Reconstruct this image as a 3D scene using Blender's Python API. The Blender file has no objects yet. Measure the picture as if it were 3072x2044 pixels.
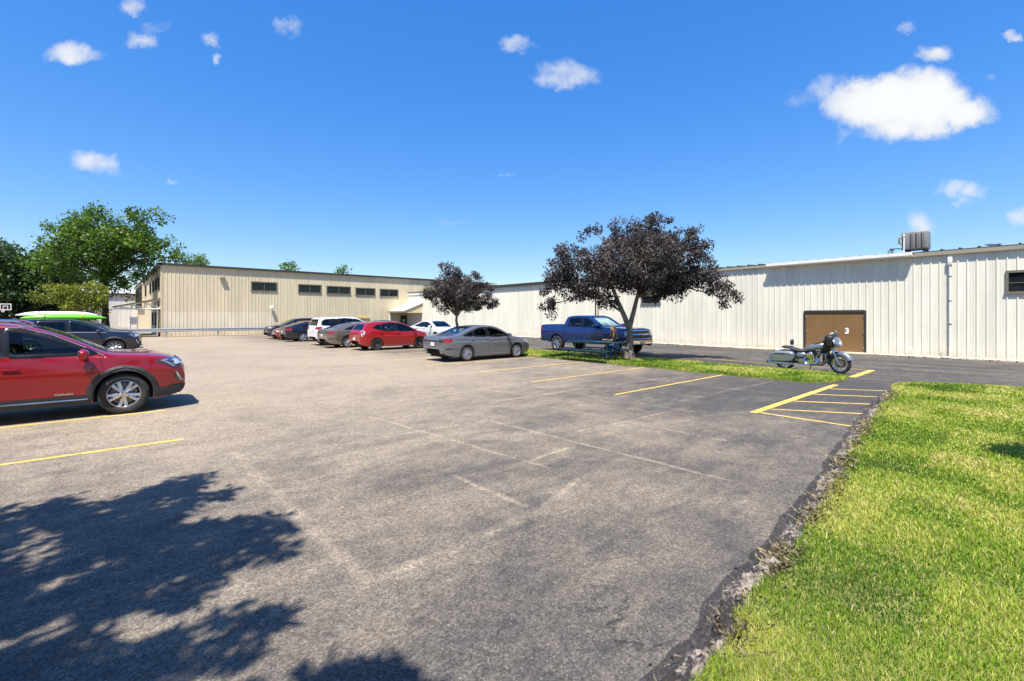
import bpy, bmesh, math, random
import numpy as np
from mathutils import Vector, Matrix, noise
from mathutils.bvhtree import BVHTree
from mathutils.geometry import delaunay_2d_cdt

R = math.radians
rng = np.random.default_rng(7)
random.seed(7)
SC = bpy.context.scene
COL = SC.collection

# ------------------------------------------------------------------ camera
# x runs across the lot towards the long white wall, y runs along that wall, z up
YAW = math.atan2(0.656, 0.755)
FWD = Vector((math.sin(YAW), math.cos(YAW), 0))
RGT = Vector((math.cos(YAW), -math.sin(YAW), 0))
cam = bpy.data.cameras.new('camera')
cam.sensor_width = 36.0
cam.lens = 1400 / 3072 * 36.0
cam.shift_y = -71 / 3072
cam.clip_start = 0.1
cam.clip_end = 3000
camo = bpy.data.objects.new('camera', cam)
COL.objects.link(camo)
camo.location = (0, 0, 1.88)
camo.rotation_euler = (R(90), 0, -YAW)
SC.camera = camo

# ------------------------------------------------------------------ light
SUN_EL = R(65)
SUN_TO = Vector((0.80, 0.60, 0)).normalized()        # the way shadows fall
sun = bpy.data.lights.new('sun', 'SUN')
sun.energy = 4.6
sun.angle = R(0.53)
sun.color = (1.0, 0.955, 0.88)
suno = bpy.data.objects.new('sun', sun)
COL.objects.link(suno)
sdir = Vector((SUN_TO.x * math.cos(SUN_EL), SUN_TO.y * math.cos(SUN_EL), -math.sin(SUN_EL)))
suno.rotation_euler = sdir.to_track_quat('-Z', 'Y').to_euler()
suno.location = (-10, -10, 30)

world = bpy.data.worlds.new('World')
SC.world = world
world.use_nodes = True
SKY_STRENGTH = 0.094
EXPOSURE = 1.0
SC.view_settings.view_transform = 'Standard'
SC.view_settings.look = 'None'
SC.view_settings.exposure = EXPOSURE
SC.view_settings.gamma = 1.0
SC.view_settings.use_curve_mapping = False
SC.cycles.max_bounces = 7
SC.cycles.transparent_max_bounces = 12
SC.cycles.use_denoising = True


class NT:
    """small helper to write node trees"""
    def __init__(s, tree):
        s.t = tree
        s.n = tree.nodes
        s.l = tree.links

    def put(s, sock, val):
        if isinstance(val, bpy.types.NodeSocket):
            s.l.new(val, sock)
        elif val is not None:
            if hasattr(sock.default_value, '__len__') and not hasattr(val, '__len__'):
                val = (val,) * len(sock.default_value)
            if hasattr(sock.default_value, '__len__') and len(sock.default_value) == 4 and len(val) == 3:
                val = (*val, 1)
            sock.default_value = val

    def add(s, typ, ins=None, **attr):
        nd = s.n.new(typ)
        for k, v in attr.items():
            setattr(nd, k, v)
        for k, v in (ins or {}).items():
            s.put(nd.inputs[k], v)
        return nd

    def m(s, op, a, b=None, c=None, clamp=False):
        nd = s.add('ShaderNodeMath', operation=op, use_clamp=clamp)
        for i, v in enumerate((a, b, c)):
            if v is not None:
                s.put(nd.inputs[i], v)
        return nd.outputs[0]

    def v(s, op, a, b=None, scale=None):
        nd = s.add('ShaderNodeVectorMath', operation=op)
        s.put(nd.inputs[0], a)
        if b is not None:
            s.put(nd.inputs[1], b)
        if scale is not None:
            s.put(nd.inputs['Scale'], scale)
        return nd.outputs['Value'] if op in ('DOT_PRODUCT', 'LENGTH', 'DISTANCE') else nd.outputs[0]

    def noise(s, vec, scale, detail=4, rough=0.55, dist=0.0):
        nd = s.add('ShaderNodeTexNoise', {'Scale': scale, 'Detail': detail, 'Roughness': rough, 'Distortion': dist})
        if vec is not None:
            s.put(nd.inputs['Vector'], vec)
        return nd.outputs['Fac']

    def ramp(s, f, lo, hi, a=0.0, b=1.0, smooth=True):
        nd = s.add('ShaderNodeMapRange', interpolation_type='SMOOTHSTEP' if smooth else 'LINEAR')
        s.put(nd.inputs[0], f)
        for i, v in enumerate((lo, hi, a, b)):
            s.put(nd.inputs[i + 1], v)
        return nd.outputs[0]

    def mix(s, f, a, b, blend='MIX'):
        nd = s.add('ShaderNodeMix', data_type='RGBA', blend_type=blend)
        s.put(nd.inputs[0], f)
        s.put(nd.inputs[6], a)
        s.put(nd.inputs[7], b)
        return nd.outputs[2]


# ------------------------------------------------------------------ sky with small fair-weather clouds
w = NT(world.node_tree)
w.n.clear()
sky = w.add('ShaderNodeTexSky', sky_type='NISHITA', sun_disc=False)
sky.sun_elevation = SUN_EL
sky.sun_rotation = math.atan2(-SUN_TO.x, -SUN_TO.y)
sky.altitude = 200
sky.air_density = 1.0
sky.dust_density = 0.6
sky.ozone_density = 2.2
tc = w.add('ShaderNodeTexCoord').outputs['Generated']
dF = w.v('DOT_PRODUCT', tc, tuple(FWD))
dR = w.v('DOT_PRODUCT', tc, tuple(RGT))
dU = w.v('DOT_PRODUCT', tc, (0, 0, 1))
dFs = w.m('MAXIMUM', dF, 0.05)
px = w.m('DIVIDE', dR, dFs)
py = w.m('DIVIDE', dU, dFs)
pv = w.add('ShaderNodeCombineXYZ', {'X': px, 'Y': py}).outputs[0]
nz = w.add('ShaderNodeTexNoise', {'Vector': pv, 'Scale': 9.0, 'Detail': 7, 'Roughness': 0.55})
nz2 = w.add('ShaderNodeTexNoise', {'Vector': pv, 'Scale': 22.0, 'Detail': 8, 'Roughness': 0.66})
warp = w.v('SCALE', w.v('SUBTRACT', nz2.outputs['Color'], (0.5, 0.5, 0.5)), scale=0.055)
pw = w.v('ADD', pv, warp)
CLOUDS = [(2625, 315, 185, 95, 1.5), (2750, 305, 190, 115, 1.7), (2880, 335, 120, 62, 1.2), (2700, 385, 150, 55, 1.1),
          (2590, 395, 110, 40, .62), (2490, 265, 70, 55, .5), (2740, 225, 60, 40, .6),
          (1700, 222, 110, 52, .85), (1640, 240, 60, 35, .62), (1545, 130, 65, 38, .85), (868, 80, 60, 34, .75), (630, 122, 46, 30, .8),
          (650, 176, 20, 16, .6), (415, 120, 72, 34, .75), (470, 80, 70, 26, .62), (402, 22, 46, 38, .8),
          (205, 160, 85, 38, .8), (285, 168, 50, 20, .5), (265, 485, 80, 42, .85), (310, 500, 60, 40, .75),
          (512, 552, 22, 11, .5), (2805, 163, 70, 34, .9), (2712, 90, 40, 24, .6), (2850, 562, 75, 26, .75), (2920, 570, 70, 30, .8), (2905, 605, 45, 18, .5),
          (2760, 672, 55, 45, .65), (3040, 110, 30, 16, .55), (3065, 645, 60, 32, .6), (1520, 525, 30, 9, .45),
          (1350, 668, 70, 12, .32), (2955, 232, 30, 20, .42), (2400, 300, 60, 40, .3)]
dens = None
for (u, vv, rx, ry, st) in CLOUDS:
    c = ((u - 1536) / 1400, (951 - vv) / 1400, 0)
    d = w.v('SUBTRACT', pw, c)
    d = w.v('MULTIPLY', d, (1400 / rx, 1400 / ry, 0))
    l2 = w.v('DOT_PRODUCT', d, d)
    e = w.m('MULTIPLY', w.m('SUBTRACT', 1.0, l2), st * (1.0 if st > 1 else 0.86))
    dens = e if dens is None else w.m('MAXIMUM', dens, e)
dens = w.m('ADD', dens, w.m('MULTIPLY', w.m('SUBTRACT', nz.outputs['Fac'], 0.5), 2.3))
front = w.ramp(dF, 0.3, 0.4)
# the rest of the sky carries the same scattered small clouds
n3 = w.add('ShaderNodeTexNoise', {'Vector': w.v('MULTIPLY', tc, (1, 1, 2.2)), 'Scale': 5.0, 'Detail': 7, 'Roughness': 0.6}).outputs['Fac']
back = w.m('MULTIPLY', w.m('SUBTRACT', n3, 0.66), 6.0)
dens = w.add('ShaderNodeMix', {0: front, 2: back, 3: dens}, data_type='FLOAT').outputs[0]
alpha = w.m('MULTIPLY', w.ramp(dens, -0.02, 1.10), 0.98)
horizon_fade = w.ramp(dU, 0.0, 0.06)
alpha = w.m('MULTIPLY', alpha, horizon_fade)
# the photograph's tone curve lifts the deep blue overhead towards the pale horizon
lum = w.add('ShaderNodeRGBToBW', {'Color': sky.outputs[0]}).outputs[0]
lift = w.m('POWER', w.m('DIVIDE', w.m('MAXIMUM', lum, 0.05), 3.3), -0.40)
sky_l = w.v('SCALE', sky.outputs[0], scale=lift)
SKYSAT = w.add('ShaderNodeHueSaturation', {'Hue': 0.508, 'Saturation': 1.38, 'Value': 1.06, 'Color': sky_l}).outputs[0]
cw = 1.02 / (SKY_STRENGTH * 2 ** EXPOSURE)
tone = w.m('MULTIPLY', w.ramp(dens, 0.0, 1.6, 0.84, 1.0), cw)
ccol = w.v('SCALE', (0.97, 0.985, 1.0), scale=tone)
skyc = w.mix(alpha, SKYSAT, ccol)
bg = w.add('ShaderNodeBackground', {'Color': skyc, 'Strength': SKY_STRENGTH})
w.l.new(bg.outputs[0], w.add('ShaderNodeOutputWorld').inputs[0])
world.cycles.sampling_method = 'MANUAL'
world.cycles.sample_map_resolution = 512


# ------------------------------------------------------------------ materials
MATS = {}


def newmat(name):
    mt = bpy.data.materials.new(name)
    mt.use_nodes = True
    t = NT(mt.node_tree)
    t.n.clear()
    out = t.add('ShaderNodeOutputMaterial')
    MATS[name] = mt
    return mt, t, out


def mat(name, color, rough=0.5, metal=0.0, coat=0.0, var=0.12, vscale=6.0, bump=0.0, bscale=60.0, spec=0.5, world_pos=False, dirt=None, dirt_amt=0.0):
    """plain procedural surface: base colour broken up by noise, with fine relief"""
    if name in MATS:
        return MATS[name]
    mt, t, out = newmat(name)
    vec = t.add('ShaderNodeNewGeometry').outputs['Position'] if world_pos else t.add('ShaderNodeTexCoord').outputs['Object']
    n = t.noise(vec, vscale, 5, 0.6)
    f = t.ramp(n, 0.25, 0.75, 1 - var, 1 + var, smooth=False)
    col = t.v('SCALE', tuple(color[:3]), scale=f)
    if dirt:
        n2 = t.noise(vec, vscale * 0.37, 6, 0.65)
        col = t.mix(t.m('MULTIPLY', t.ramp(n2, 0.45, 0.75), dirt_amt), col, (*dirt, 1))
    b = t.add('ShaderNodeBsdfPrincipled', {'Base Color': col, 'Metallic': metal, 'Coat Weight': coat, 'Coat Roughness': 0.04, 'Specular IOR Level': spec})
    t.put(b.inputs['Roughness'], t.ramp(n, 0.2, 0.8, max(0.02, rough - 0.06), min(1, rough + 0.06)))
    if bump:
        nb = t.noise(vec, bscale, 4, 0.6)
        bp = t.add('ShaderNodeBump', {'Height': nb, 'Strength': bump, 'Distance': 0.01})
        t.l.new(bp.outputs[0], b.inputs['Normal'])
    t.l.new(b.outputs[0], out.inputs[0])
    return mt


def paint(name, color, flake=0.5, metal=0.35):
    """car paint: clear coat over slightly metallic colour, a film of dust low down"""
    if name in MATS:
        return MATS[name]
    mt, t, out = newmat(name)
    vec = t.add('ShaderNodeTexCoord').outputs['Object']
    fl = t.add('ShaderNodeTexVoronoi', {'Vector': vec, 'Scale': 900.0}).outputs['Color']
    sep = t.add('ShaderNodeSeparateColor', {'Color': fl}).outputs[0]
    col = t.v('SCALE', tuple(color), scale=t.ramp(sep, 0, 1, 1 - 0.25 * flake, 1 + 0.25 * flake, smooth=False))
    sepz = t.add('ShaderNodeSeparateXYZ', {'Vector': vec}).outputs[2]
    dn = t.noise(vec, 3.0, 6, 0.65)
    dust = t.m('MULTIPLY', t.m('ADD', t.ramp(sepz, 0.6, 0.2, 0.0, 0.07), 0.006), t.ramp(dn, 0.3, 0.7))
    col = t.mix(dust, col, (0.22, 0.19, 0.16, 1))
    b = t.add('ShaderNodeBsdfPrincipled', {'Base Color': col, 'Metallic': metal, 'Coat Weight': 1.0, 'Coat Roughness': 0.03})
    t.put(b.inputs['Roughness'], t.m('ADD', 0.32, t.m('MULTIPLY', dust, 0.5)))
    ob = t.noise(vec, 260.0, 2)
    bp = t.add('ShaderNodeBump', {'Height': ob, 'Strength': 0.02, 'Distance': 0.002})
    t.l.new(bp.outputs[0], b.inputs['Coat Normal'])
    t.l.new(b.outputs[0], out.inputs[0])
    return mt


def glass(name, tint, rough=0.02):
    """thin tinted pane: clear towards the eye, mirror-like at a glance"""
    if name in MATS:
        return MATS[name]
    mt, t, out = newmat(name)
    vec = t.add('ShaderNodeTexCoord').outputs['Object']
    n = t.noise(vec, 4.0, 4)
    tr = t.add('ShaderNodeBsdfTransparent', {'Color': t.v('SCALE', tuple(tint), scale=t.ramp(n, 0.3, 0.7, 0.94, 1.06))})
    gl = t.add('ShaderNodeBsdfGlossy', {'Color': (1, 1, 1), 'Roughness': rough})
    fr = t.add('ShaderNodeFresnel', {'IOR': 1.5})
    mx = t.add('ShaderNodeMixShader')
    t.l.new(fr.outputs[0], mx.inputs[0])
    t.l.new(tr.outputs[0], mx.inputs[1])
    t.l.new(gl.outputs[0], mx.inputs[2])
    t.l.new(mx.outputs[0], out.inputs[0])
    return mt


def leafmat(name, ramp_cols, rough=0.45, transl=0.35, spec=0.4):
    if name in MATS:
        return MATS[name]
    mt, t, out = newmat(name)
    a = t.add('ShaderNodeAttribute', attribute_name='v').outputs['Fac']
    cr = t.add('ShaderNodeValToRGB', {'Fac': a})
    e = cr.color_ramp.elements
    e[0].color = (*ramp_cols[0], 1)
    e[1].color = (*ramp_cols[-1], 1)
    for i, c in enumerate(ramp_cols[1:-1]):
        k = e.new((i + 1) / (len(ramp_cols) - 1))
        k.color = (*c, 1)
    b = t.add('ShaderNodeBsdfPrincipled', {'Base Color': cr.outputs[0], 'Roughness': rough, 'Specular IOR Level': spec})
    if transl > 0:
        tr = t.add('ShaderNodeBsdfTranslucent', {'Color': t.v('MULTIPLY', cr.outputs[0], (1.25, 1.35, 0.7))})
        mx = t.add('ShaderNodeMixShader', {0: transl})
        t.l.new(b.outputs[0], mx.inputs[1])
        t.l.new(tr.outputs[0], mx.inputs[2])
        t.l.new(mx.outputs[0], out.inputs[0])
    else:
        t.l.new(b.outputs[0], out.inputs[0])
    return mt


# ------------------------------------------------------------------ geometry helpers
def tag(o, label=None, cat=None, group=None, kind=None):
    if label: o['label'] = label
    if cat: o['category'] = cat
    if group: o['group'] = group
    if kind: o['kind'] = kind
    return o


def empty(name, loc=(0, 0, 0), rz=0.0, parent=None, scale=1.0):
    o = bpy.data.objects.new(name, None)
    COL.objects.link(o)
    o.location = loc
    o.rotation_euler = (0, 0, rz)
    o.scale = (scale,) * 3
    o.empty_display_size = 0.2
    if parent: o.parent = parent
    return o


def link_mesh(name, me, parent=None, loc=(0, 0, 0), rot=(0, 0, 0)):
    o = bpy.data.objects.new(name, me)
    COL.objects.link(o)
    o.location = loc
    o.rotation_euler = rot
    if parent: o.parent = parent
    return o


class G:
    """collects faces; build() links them as one mesh object"""
    def __init__(s):
        s.v = []
        s.f = []

    def add(s, verts, faces):
        o = len(s.v)
        s.v += [tuple(p) for p in verts]
        s.f += [tuple(i + o for i in f) for f in faces]
        return s

    def box(s, x0, x1, y0, y1, z0, z1, mtx=None):
        vs = [(x, y, z) for z in (z0, z1) for y in (y0, y1) for x in (x0, x1)]
        if mtx is not None:
            vs = [tuple(mtx @ Vector(p)) for p in vs]
        return s.add(vs, [(0, 2, 3, 1), (4, 5, 7, 6), (0, 1, 5, 4), (2, 6, 7, 3), (0, 4, 6, 2), (1, 3, 7, 5)])

    def rbox(s, c, size, bev=0.02, seg=2, mtx=None):
        bm = bmesh.new()
        bmesh.ops.create_cube(bm, size=1.0)
        bmesh.ops.scale(bm, vec=size, verts=bm.verts)
        bev = min(bev, min(size) * 0.49)
        bmesh.ops.bevel(bm, geom=bm.edges[:], offset=bev, segments=seg, affect='EDGES', profile=0.5)
        if mtx is not None:
            bmesh.ops.transform(bm, matrix=mtx, verts=bm.verts)
        bmesh.ops.translate(bm, vec=c, verts=bm.verts)
        return s.frombm(bm)

    def frombm(s, bm):
        bm.verts.index_update()
        s.add([tuple(v.co) for v in bm.verts], [tuple(v.index for v in f.verts) for f in bm.faces])
        bm.free()
        return s

    def tube(s, path, rad, seg=8, cap=True):
        path = [Vector(p) for p in path]
        if not hasattr(rad, '__len__'):
            rad = [rad] * len(path)
        rings = []
        up = None
        for i, p in enumerate(path):
            a = path[max(0, i - 1)]
            b = path[min(len(path) - 1, i + 1)]
            d = (b - a).normalized()
            if up is None:
                up = Vector((0, 0, 1)) if abs(d.z) < 0.9 else Vector((1, 0, 0))
            e1 = d.cross(up)
            if e1.length < 1e-5:
                e1 = d.orthogonal()
            e1.normalize()
            e2 = e1.cross(d).normalized()
            up = e2
            rings.append([p + (e1 * math.cos(2 * math.pi * k / seg) + e2 * math.sin(2 * math.pi * k / seg)) * rad[i] for k in range(seg)])
        vs = [q for r_ in rings for q in r_]
        fs = []
        for i in range(len(path) - 1):
            for k in range(seg):
                k2 = (k + 1) % seg
                fs.append((i * seg + k, i * seg + k2, (i + 1) * seg + k2, (i + 1) * seg + k))
        if cap:
            fs.append(tuple(range(seg)))
            fs.append(tuple(reversed(range((len(path) - 1) * seg, len(path) * seg))))
        return s.add(vs, fs)

    def lathe(s, prof, seg=32, axis='y', c=(0, 0, 0), closed=False):
        """prof = [(radius, along axis)]"""
        n = len(prof)
        vs = []
        for k in range(seg):
            a = 2 * math.pi * k / seg
            for r_, h in prof:
                if axis == 'y':
                    vs.append((c[0] + r_ * math.cos(a), c[1] + h, c[2] + r_ * math.sin(a)))
                elif axis == 'z':
                    vs.append((c[0] + r_ * math.cos(a), c[1] + r_ * math.sin(a), c[2] + h))
                else:
                    vs.append((c[0] + h, c[1] + r_ * math.cos(a), c[2] + r_ * math.sin(a)))
        fs = []
        m_ = n if closed else n - 1
        for k in range(seg):
            k2 = (k + 1) % seg
            for i in range(m_):
                j = (i + 1) % n
                fs.append((k * n + i, k * n + j, k2 * n + j, k2 * n + i))
        return s.add(vs, fs)

    def prism(s, poly, a0, a1, plane='xz'):
        """extrude a 2-d outline along the third axis"""
        def P(p, h):
            if plane == 'xz': return (p[0], h, p[1])
            if plane == 'yz': return (h, p[0], p[1])
            return (p[0], p[1], h)
        n = len(poly)
        vs = [P(p, a0) for p in poly] + [P(p, a1) for p in poly]
        fs = [tuple(range(n)), tuple(reversed(range(n, 2 * n)))]
        for i in range(n):
            j = (i + 1) % n
            fs.append((i, i + n, j + n, j))
        return s.add(vs, fs)

    def ball(s, c, r_, sub=2, sc=(1, 1, 1)):
        bm = bmesh.new()
        bmesh.ops.create_icosphere(bm, subdivisions=sub, radius=r_)
        bmesh.ops.scale(bm, vec=sc, verts=bm.verts)
        bmesh.ops.translate(bm, vec=c, verts=bm.verts)
        return s.frombm(bm)

    def mesh(s, name, mt, ang=40):
        me = bpy.data.meshes.new(name)
        me.from_pydata(s.v, [], s.f)
        if ang:
            bm = bmesh.new()
            bm.from_mesh(me)
            bmesh.ops.recalc_face_normals(bm, faces=bm.faces)
            bm.to_mesh(me)
            bm.free()
            me.polygons.foreach_set('use_smooth', [True] * len(me.polygons))
            me.set_sharp_from_angle(angle=R(ang))
        if mt: me.materials.append(mt)
        me.update()
        return me

    def build(s, name, mt, parent=None, loc=(0, 0, 0), rot=(0, 0, 0), ang=40):
        return link_mesh(name, s.mesh(name, mt, ang), parent, loc, rot)


def np_mesh(name, V, F, mt, attr=None):
    """fast mesh from arrays; F is (n,k)"""
    me = bpy.data.meshes.new(name)
    n, k = F.shape
    me.vertices.add(len(V))
    me.vertices.foreach_set('co', np.ascontiguousarray(V, dtype=np.float32).ravel())
    me.loops.add(n * k)
    me.loops.foreach_set('vertex_index', np.ascontiguousarray(F, dtype=np.int32).ravel())
    me.polygons.add(n)
    me.polygons.foreach_set('loop_start', np.arange(0, n * k, k, dtype=np.int32))
    me.update(calc_edges=True)
    if attr is not None:
        at = me.attributes.new('v', 'FLOAT', 'POINT')
        at.data.foreach_set('value', np.ascontiguousarray(attr, dtype=np.float32))
    me.materials.append(mt)
    return me


def text_mesh(name, body, size, mt, depth=0.004, bold=0.0):
    cu = bpy.data.curves.new(name, 'FONT')
    cu.body = body
    cu.size = size
    cu.extrude = depth
    cu.offset = bold
    cu.align_x = 'CENTER'
    cu.align_y = 'CENTER'
    ob = bpy.data.objects.new(name, cu)
    COL.objects.link(ob)
    dg = bpy.context.evaluated_depsgraph_get()
    me = bpy.data.meshes.new_from_object(ob.evaluated_get(dg))
    bpy.data.objects.remove(ob)
    bpy.data.curves.remove(cu)
    me.name = name
    me.materials.clear()
    me.materials.append(mt)
    return me


def in_poly(x, y, poly):
    c = False
    j = len(poly) - 1
    for i in range(len(poly)):
        xi, yi = poly[i]
        xj, yj = poly[j]
        if (yi > y) != (yj > y) and x < (xj - xi) * (y - yi) / (yj - yi) + xi:
            c = not c
        j = i
    return c


def in_poly_np(P, poly):
    x, y = P[:, 0], P[:, 1]
    c = np.zeros(len(P), bool)
    j = len(poly) - 1
    for i in range(len(poly)):
        xi, yi = poly[i]
        xj, yj = poly[j]
        if yi != yj:
            c ^= ((yi > y) != (yj > y)) & (x < (xj - xi) * (y - yi) / (yj - yi) + xi)
        j = i
    return c


def interp(pts, x):
    xs = [p[0] for p in pts]
    ys = [p[1] for p in pts]
    return float(np.interp(x, xs, ys))


def pchip(pts):
    """monotone cubic through points, returns f(x)"""
    X = np.array([p[0] for p in pts], float)
    Y = np.array([p[1] for p in pts], float)
    h = np.diff(X)
    d = np.diff(Y) / h
    m_ = np.zeros(len(X))
    for i in range(1, len(X) - 1):
        if d[i - 1] * d[i] > 0:
            w1 = 2 * h[i] + h[i - 1]
            w2 = h[i] + 2 * h[i - 1]
            m_[i] = (w1 + w2) / (w1 / d[i - 1] + w2 / d[i])
    m_[0] = d[0]
    m_[-1] = d[-1]

    def f(x):
        x = min(max(x, X[0]), X[-1])
        i = min(max(int(np.searchsorted(X, x)) - 1, 0), len(h) - 1)
        t = (x - X[i]) / h[i]
        return float((1 + 2 * t) * (1 - t) ** 2 * Y[i] + t * (1 - t) ** 2 * h[i] * m_[i] + t * t * (3 - 2 * t) * Y[i + 1] + t * t * (t - 1) * h[i] * m_[i + 1])
    return f

# ================================================================== the setting: ground, asphalt, lawn
def asphalt(name, dark, dust, base_mix, lines=None, streak=None, aisle=None, speck=0.5):
    mt, t, out = newmat(name)
    pos = t.add('ShaderNodeNewGeometry').outputs['Position']
    n1 = t.noise(pos, 0.16, 5, 0.6, 0.6)
    n2 = t.noise(pos, 0.75, 5, 0.65, 0.8)
    n3 = t.noise(pos, 4.0, 4, 0.6)
    f = t.m('ADD', t.m('MULTIPLY', n1, 0.55), t.m('MULTIPLY', n2, 0.35))
    f = t.m('ADD', f, t.m('MULTIPLY', n3, 0.22))
    f = t.m('ADD', f, t.m('MULTIPLY', t.m('SUBTRACT', t.noise(t.v('MULTIPLY', pos, (0.5, 1.9, 1)), 1.2, 6, 0.7, 1.2), 0.5), 0.35))
    if streak:
        sv = t.v('MULTIPLY', pos, streak)
        f = t.m('ADD', f, t.m('MULTIPLY', t.m('SUBTRACT', t.noise(sv, 1.0, 5, 0.6), 0.5), 0.7))
    if aisle:      # dust gathers where tyres do not polish, round a middle line of the aisle
        sx = t.add('ShaderNodeSeparateXYZ', {'Vector': pos})
        a = t.m('ABSOLUTE', t.m('SUBTRACT', sx.outputs[0], aisle[0]))
        f = t.m('ADD', f, t.ramp(a, aisle[1], aisle[2], aisle[3], 0.0))
        f = t.m('ADD', f, t.ramp(sx.outputs[1], 2.0, 14.0, -0.12, 0.14))
    f = t.ramp(f, base_mix[0], base_mix[1])
    if lines:
        wob = t.v('SCALE', t.v('SUBTRACT', t.add('ShaderNodeTexNoise', {'Vector': pos, 'Scale': 1.1, 'Detail': 5}).outputs['Color'], (.5, .5, .5)), scale=0.10)
        pw_ = t.v('MULTIPLY', t.v('ADD', pos, wob), (1, 1, 0))
        best = None
        for (x0, y0, x1, y1, wd, st) in lines:
            d = Vector((x1 - x0, y1 - y0, 0))
            rel = t.v('SUBTRACT', pw_, (x0, y0, 0))
            k = t.m('MULTIPLY', t.v('DOT_PRODUCT', rel, tuple(d)), 1 / d.length_squared, clamp=True)
            ds = t.v('LENGTH', t.v('SUBTRACT', rel, t.v('SCALE', tuple(d), scale=k)))
            e = t.ramp(ds, 0.0, wd, st, 0.0)
            best = e if best is None else t.m('MAXIMUM', best, e)
        best = t.m('MULTIPLY', best, t.ramp(t.noise(pos, 1.9, 6, 0.75), 0.36, 0.62, 0.05, 0.9))
        f = t.m('ADD', f, best, clamp=True)
    # stone chips
    crk = t.add('ShaderNodeTexVoronoi', {'Vector': t.v('ADD', pos, t.v('SCALE', t.add('ShaderNodeTexNoise', {'Vector': pos, 'Scale': 1.6, 'Detail': 5}).outputs['Color'], scale=0.9)), 'Scale': 0.24}, feature='DISTANCE_TO_EDGE').outputs['Distance']
    crack = t.m('MULTIPLY', t.ramp(crk, 0.0022, 0.0006), t.ramp(t.noise(pos, 0.45, 3), 0.5, 0.62))
    v2 = t.add('ShaderNodeTexVoronoi', {'Vector': pos, 'Scale': 38.0})
    coarse = t.ramp(t.add('ShaderNodeSeparateColor', {'Color': v2.outputs['Color']}).outputs[0], 0, 1, 0.80, 1.22, smooth=False)
    vo = t.add('ShaderNodeTexVoronoi', {'Vector': pos, 'Scale': 85.0})
    sep = t.add('ShaderNodeSeparateColor', {'Color': vo.outputs['Color']})
    grain = t.ramp(sep.outputs[0], 0, 1, 0.62, 1.38, smooth=False)
    chip = t.m('MULTIPLY', t.ramp(sep.outputs[1], 0.90, 0.97), t.ramp(vo.outputs['Distance'], 0.45, 0.25))
    fine = t.ramp(t.noise(pos, 60.0, 3, 0.7), 0.3, 0.7, 0.75, 1.25)
    col = t.mix(f, dark, dust)
    col = t.v('SCALE', col, scale=t.m('MULTIPLY', coarse, t.m('MULTIPLY', grain, fine)))
    col = t.mix(t.m('MULTIPLY', chip, speck), col, (0.42, 0.38, 0.34, 1))
    col = t.mix(t.m('MULTIPLY', crack, 0.75), col, (0.02, 0.018, 0.018, 1))
    # odd dark oil spots
    oil = t.ramp(t.noise(pos, 1.1, 4, 0.5, 0.3), 0.70, 0.78, 0.0, 0.45)
    col = t.mix(oil, col, (0.035, 0.033, 0.033, 1))
    b = t.add('ShaderNodeBsdfPrincipled', {'Base Color': col, 'Roughness': 0.88, 'Specular IOR Level': 0.35})
    hgt = t.m('ADD', t.m('MULTIPLY', sep.outputs[2], 0.6), t.m('MULTIPLY', t.noise(pos, 25.0, 4, 0.7), 0.8))
    bp = t.add('ShaderNodeBump', {'Height': hgt, 'Strength': 0.75, 'Distance': 0.008})
    t.l.new(bp.outputs[0], b.inputs['Normal'])
    t.l.new(b.outputs[0], out.inputs[0])
    return mt


PALE = [(8.7, 9.0, 8.8, 4.6, .07, .5), (5.25, 6.6, 5.4, 2.4, .06, .75), (3.75, 8.4, 4.15, 4.1, .06, .7), (4.2, 4.45, 5.0, 4.53, .07, .8), (4.9, 9.5, 9.6, 9.9, .09, .55), (3.11, 4.6, 3.15, 3.4, .06, .7), (1.32, 7.4, 1.40, 3.14, .12, .42),
        (1.43, 3.14, 3.2, 3.25, .12, .5), (3.2, 3.25, 4.1, 3.57, .07, .5), (5.6, 5.08, 8.3, 4.95, .07, .6), (6.6, 8.1, 13.0, 7.75, .11, .5), (9.7, 5.4, 14.8, 5.3, .13, .35), (7.0, 7.0, 7.1, 3.2, .05, .5), (10.3, 11.2, 14.8, 11.1, .12, .4), (12.3, 9.6, 12.4, 4.2, .08, .4), (2.2, 6.9, 6.5, 6.6, .06, .35)]
M_lot = asphalt('lot asphalt', (0.056, 0.052, 0.049, 1), (0.300, 0.240, 0.170, 1), (0.40, 0.94), lines=PALE, aisle=(4.0, 2.0, 8.5, 0.17))
M_drive = asphalt('drive asphalt', (0.050, 0.046, 0.043, 1), (0.175, 0.145, 0.112, 1), (0.40, 0.95), streak=(2.6, 0.12, 1), speck=0.4)
M_seal = asphalt('edge sealer', (0.024, 0.021, 0.021, 1), (0.085, 0.074, 0.068, 1), (0.3, 0.95), speck=0.15)

g = G().add([(-900, -900, -0.06), (900, -900, -0.06), (900, 900, -0.06), (-900, 900, -0.06)], [(0, 1, 2, 3)])
mt_far = mat('far ground', (0.055, 0.075, 0.025), 0.95, var=0.4, vscale=0.08, world_pos=True)
tag(g.build('ground', mt_far, ang=0), kind='structure')

lot = G().add([(-60, -40, 0), (16.4, -40, 0), (16.4, 120, 0), (-60, 120, 0)], [(0, 1, 2, 3)]).build('parking_lot', M_lot, ang=0)
tag(lot, kind='structure')
drive = G().add([(16.4, -40, 0), (28.75, -40, 0), (28.75, 53.8, 0), (16.4, 53.8, 0)], [(0, 1, 2, 3)]).build('driveway', M_drive, ang=0)
tag(drive, kind='structure')

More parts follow.
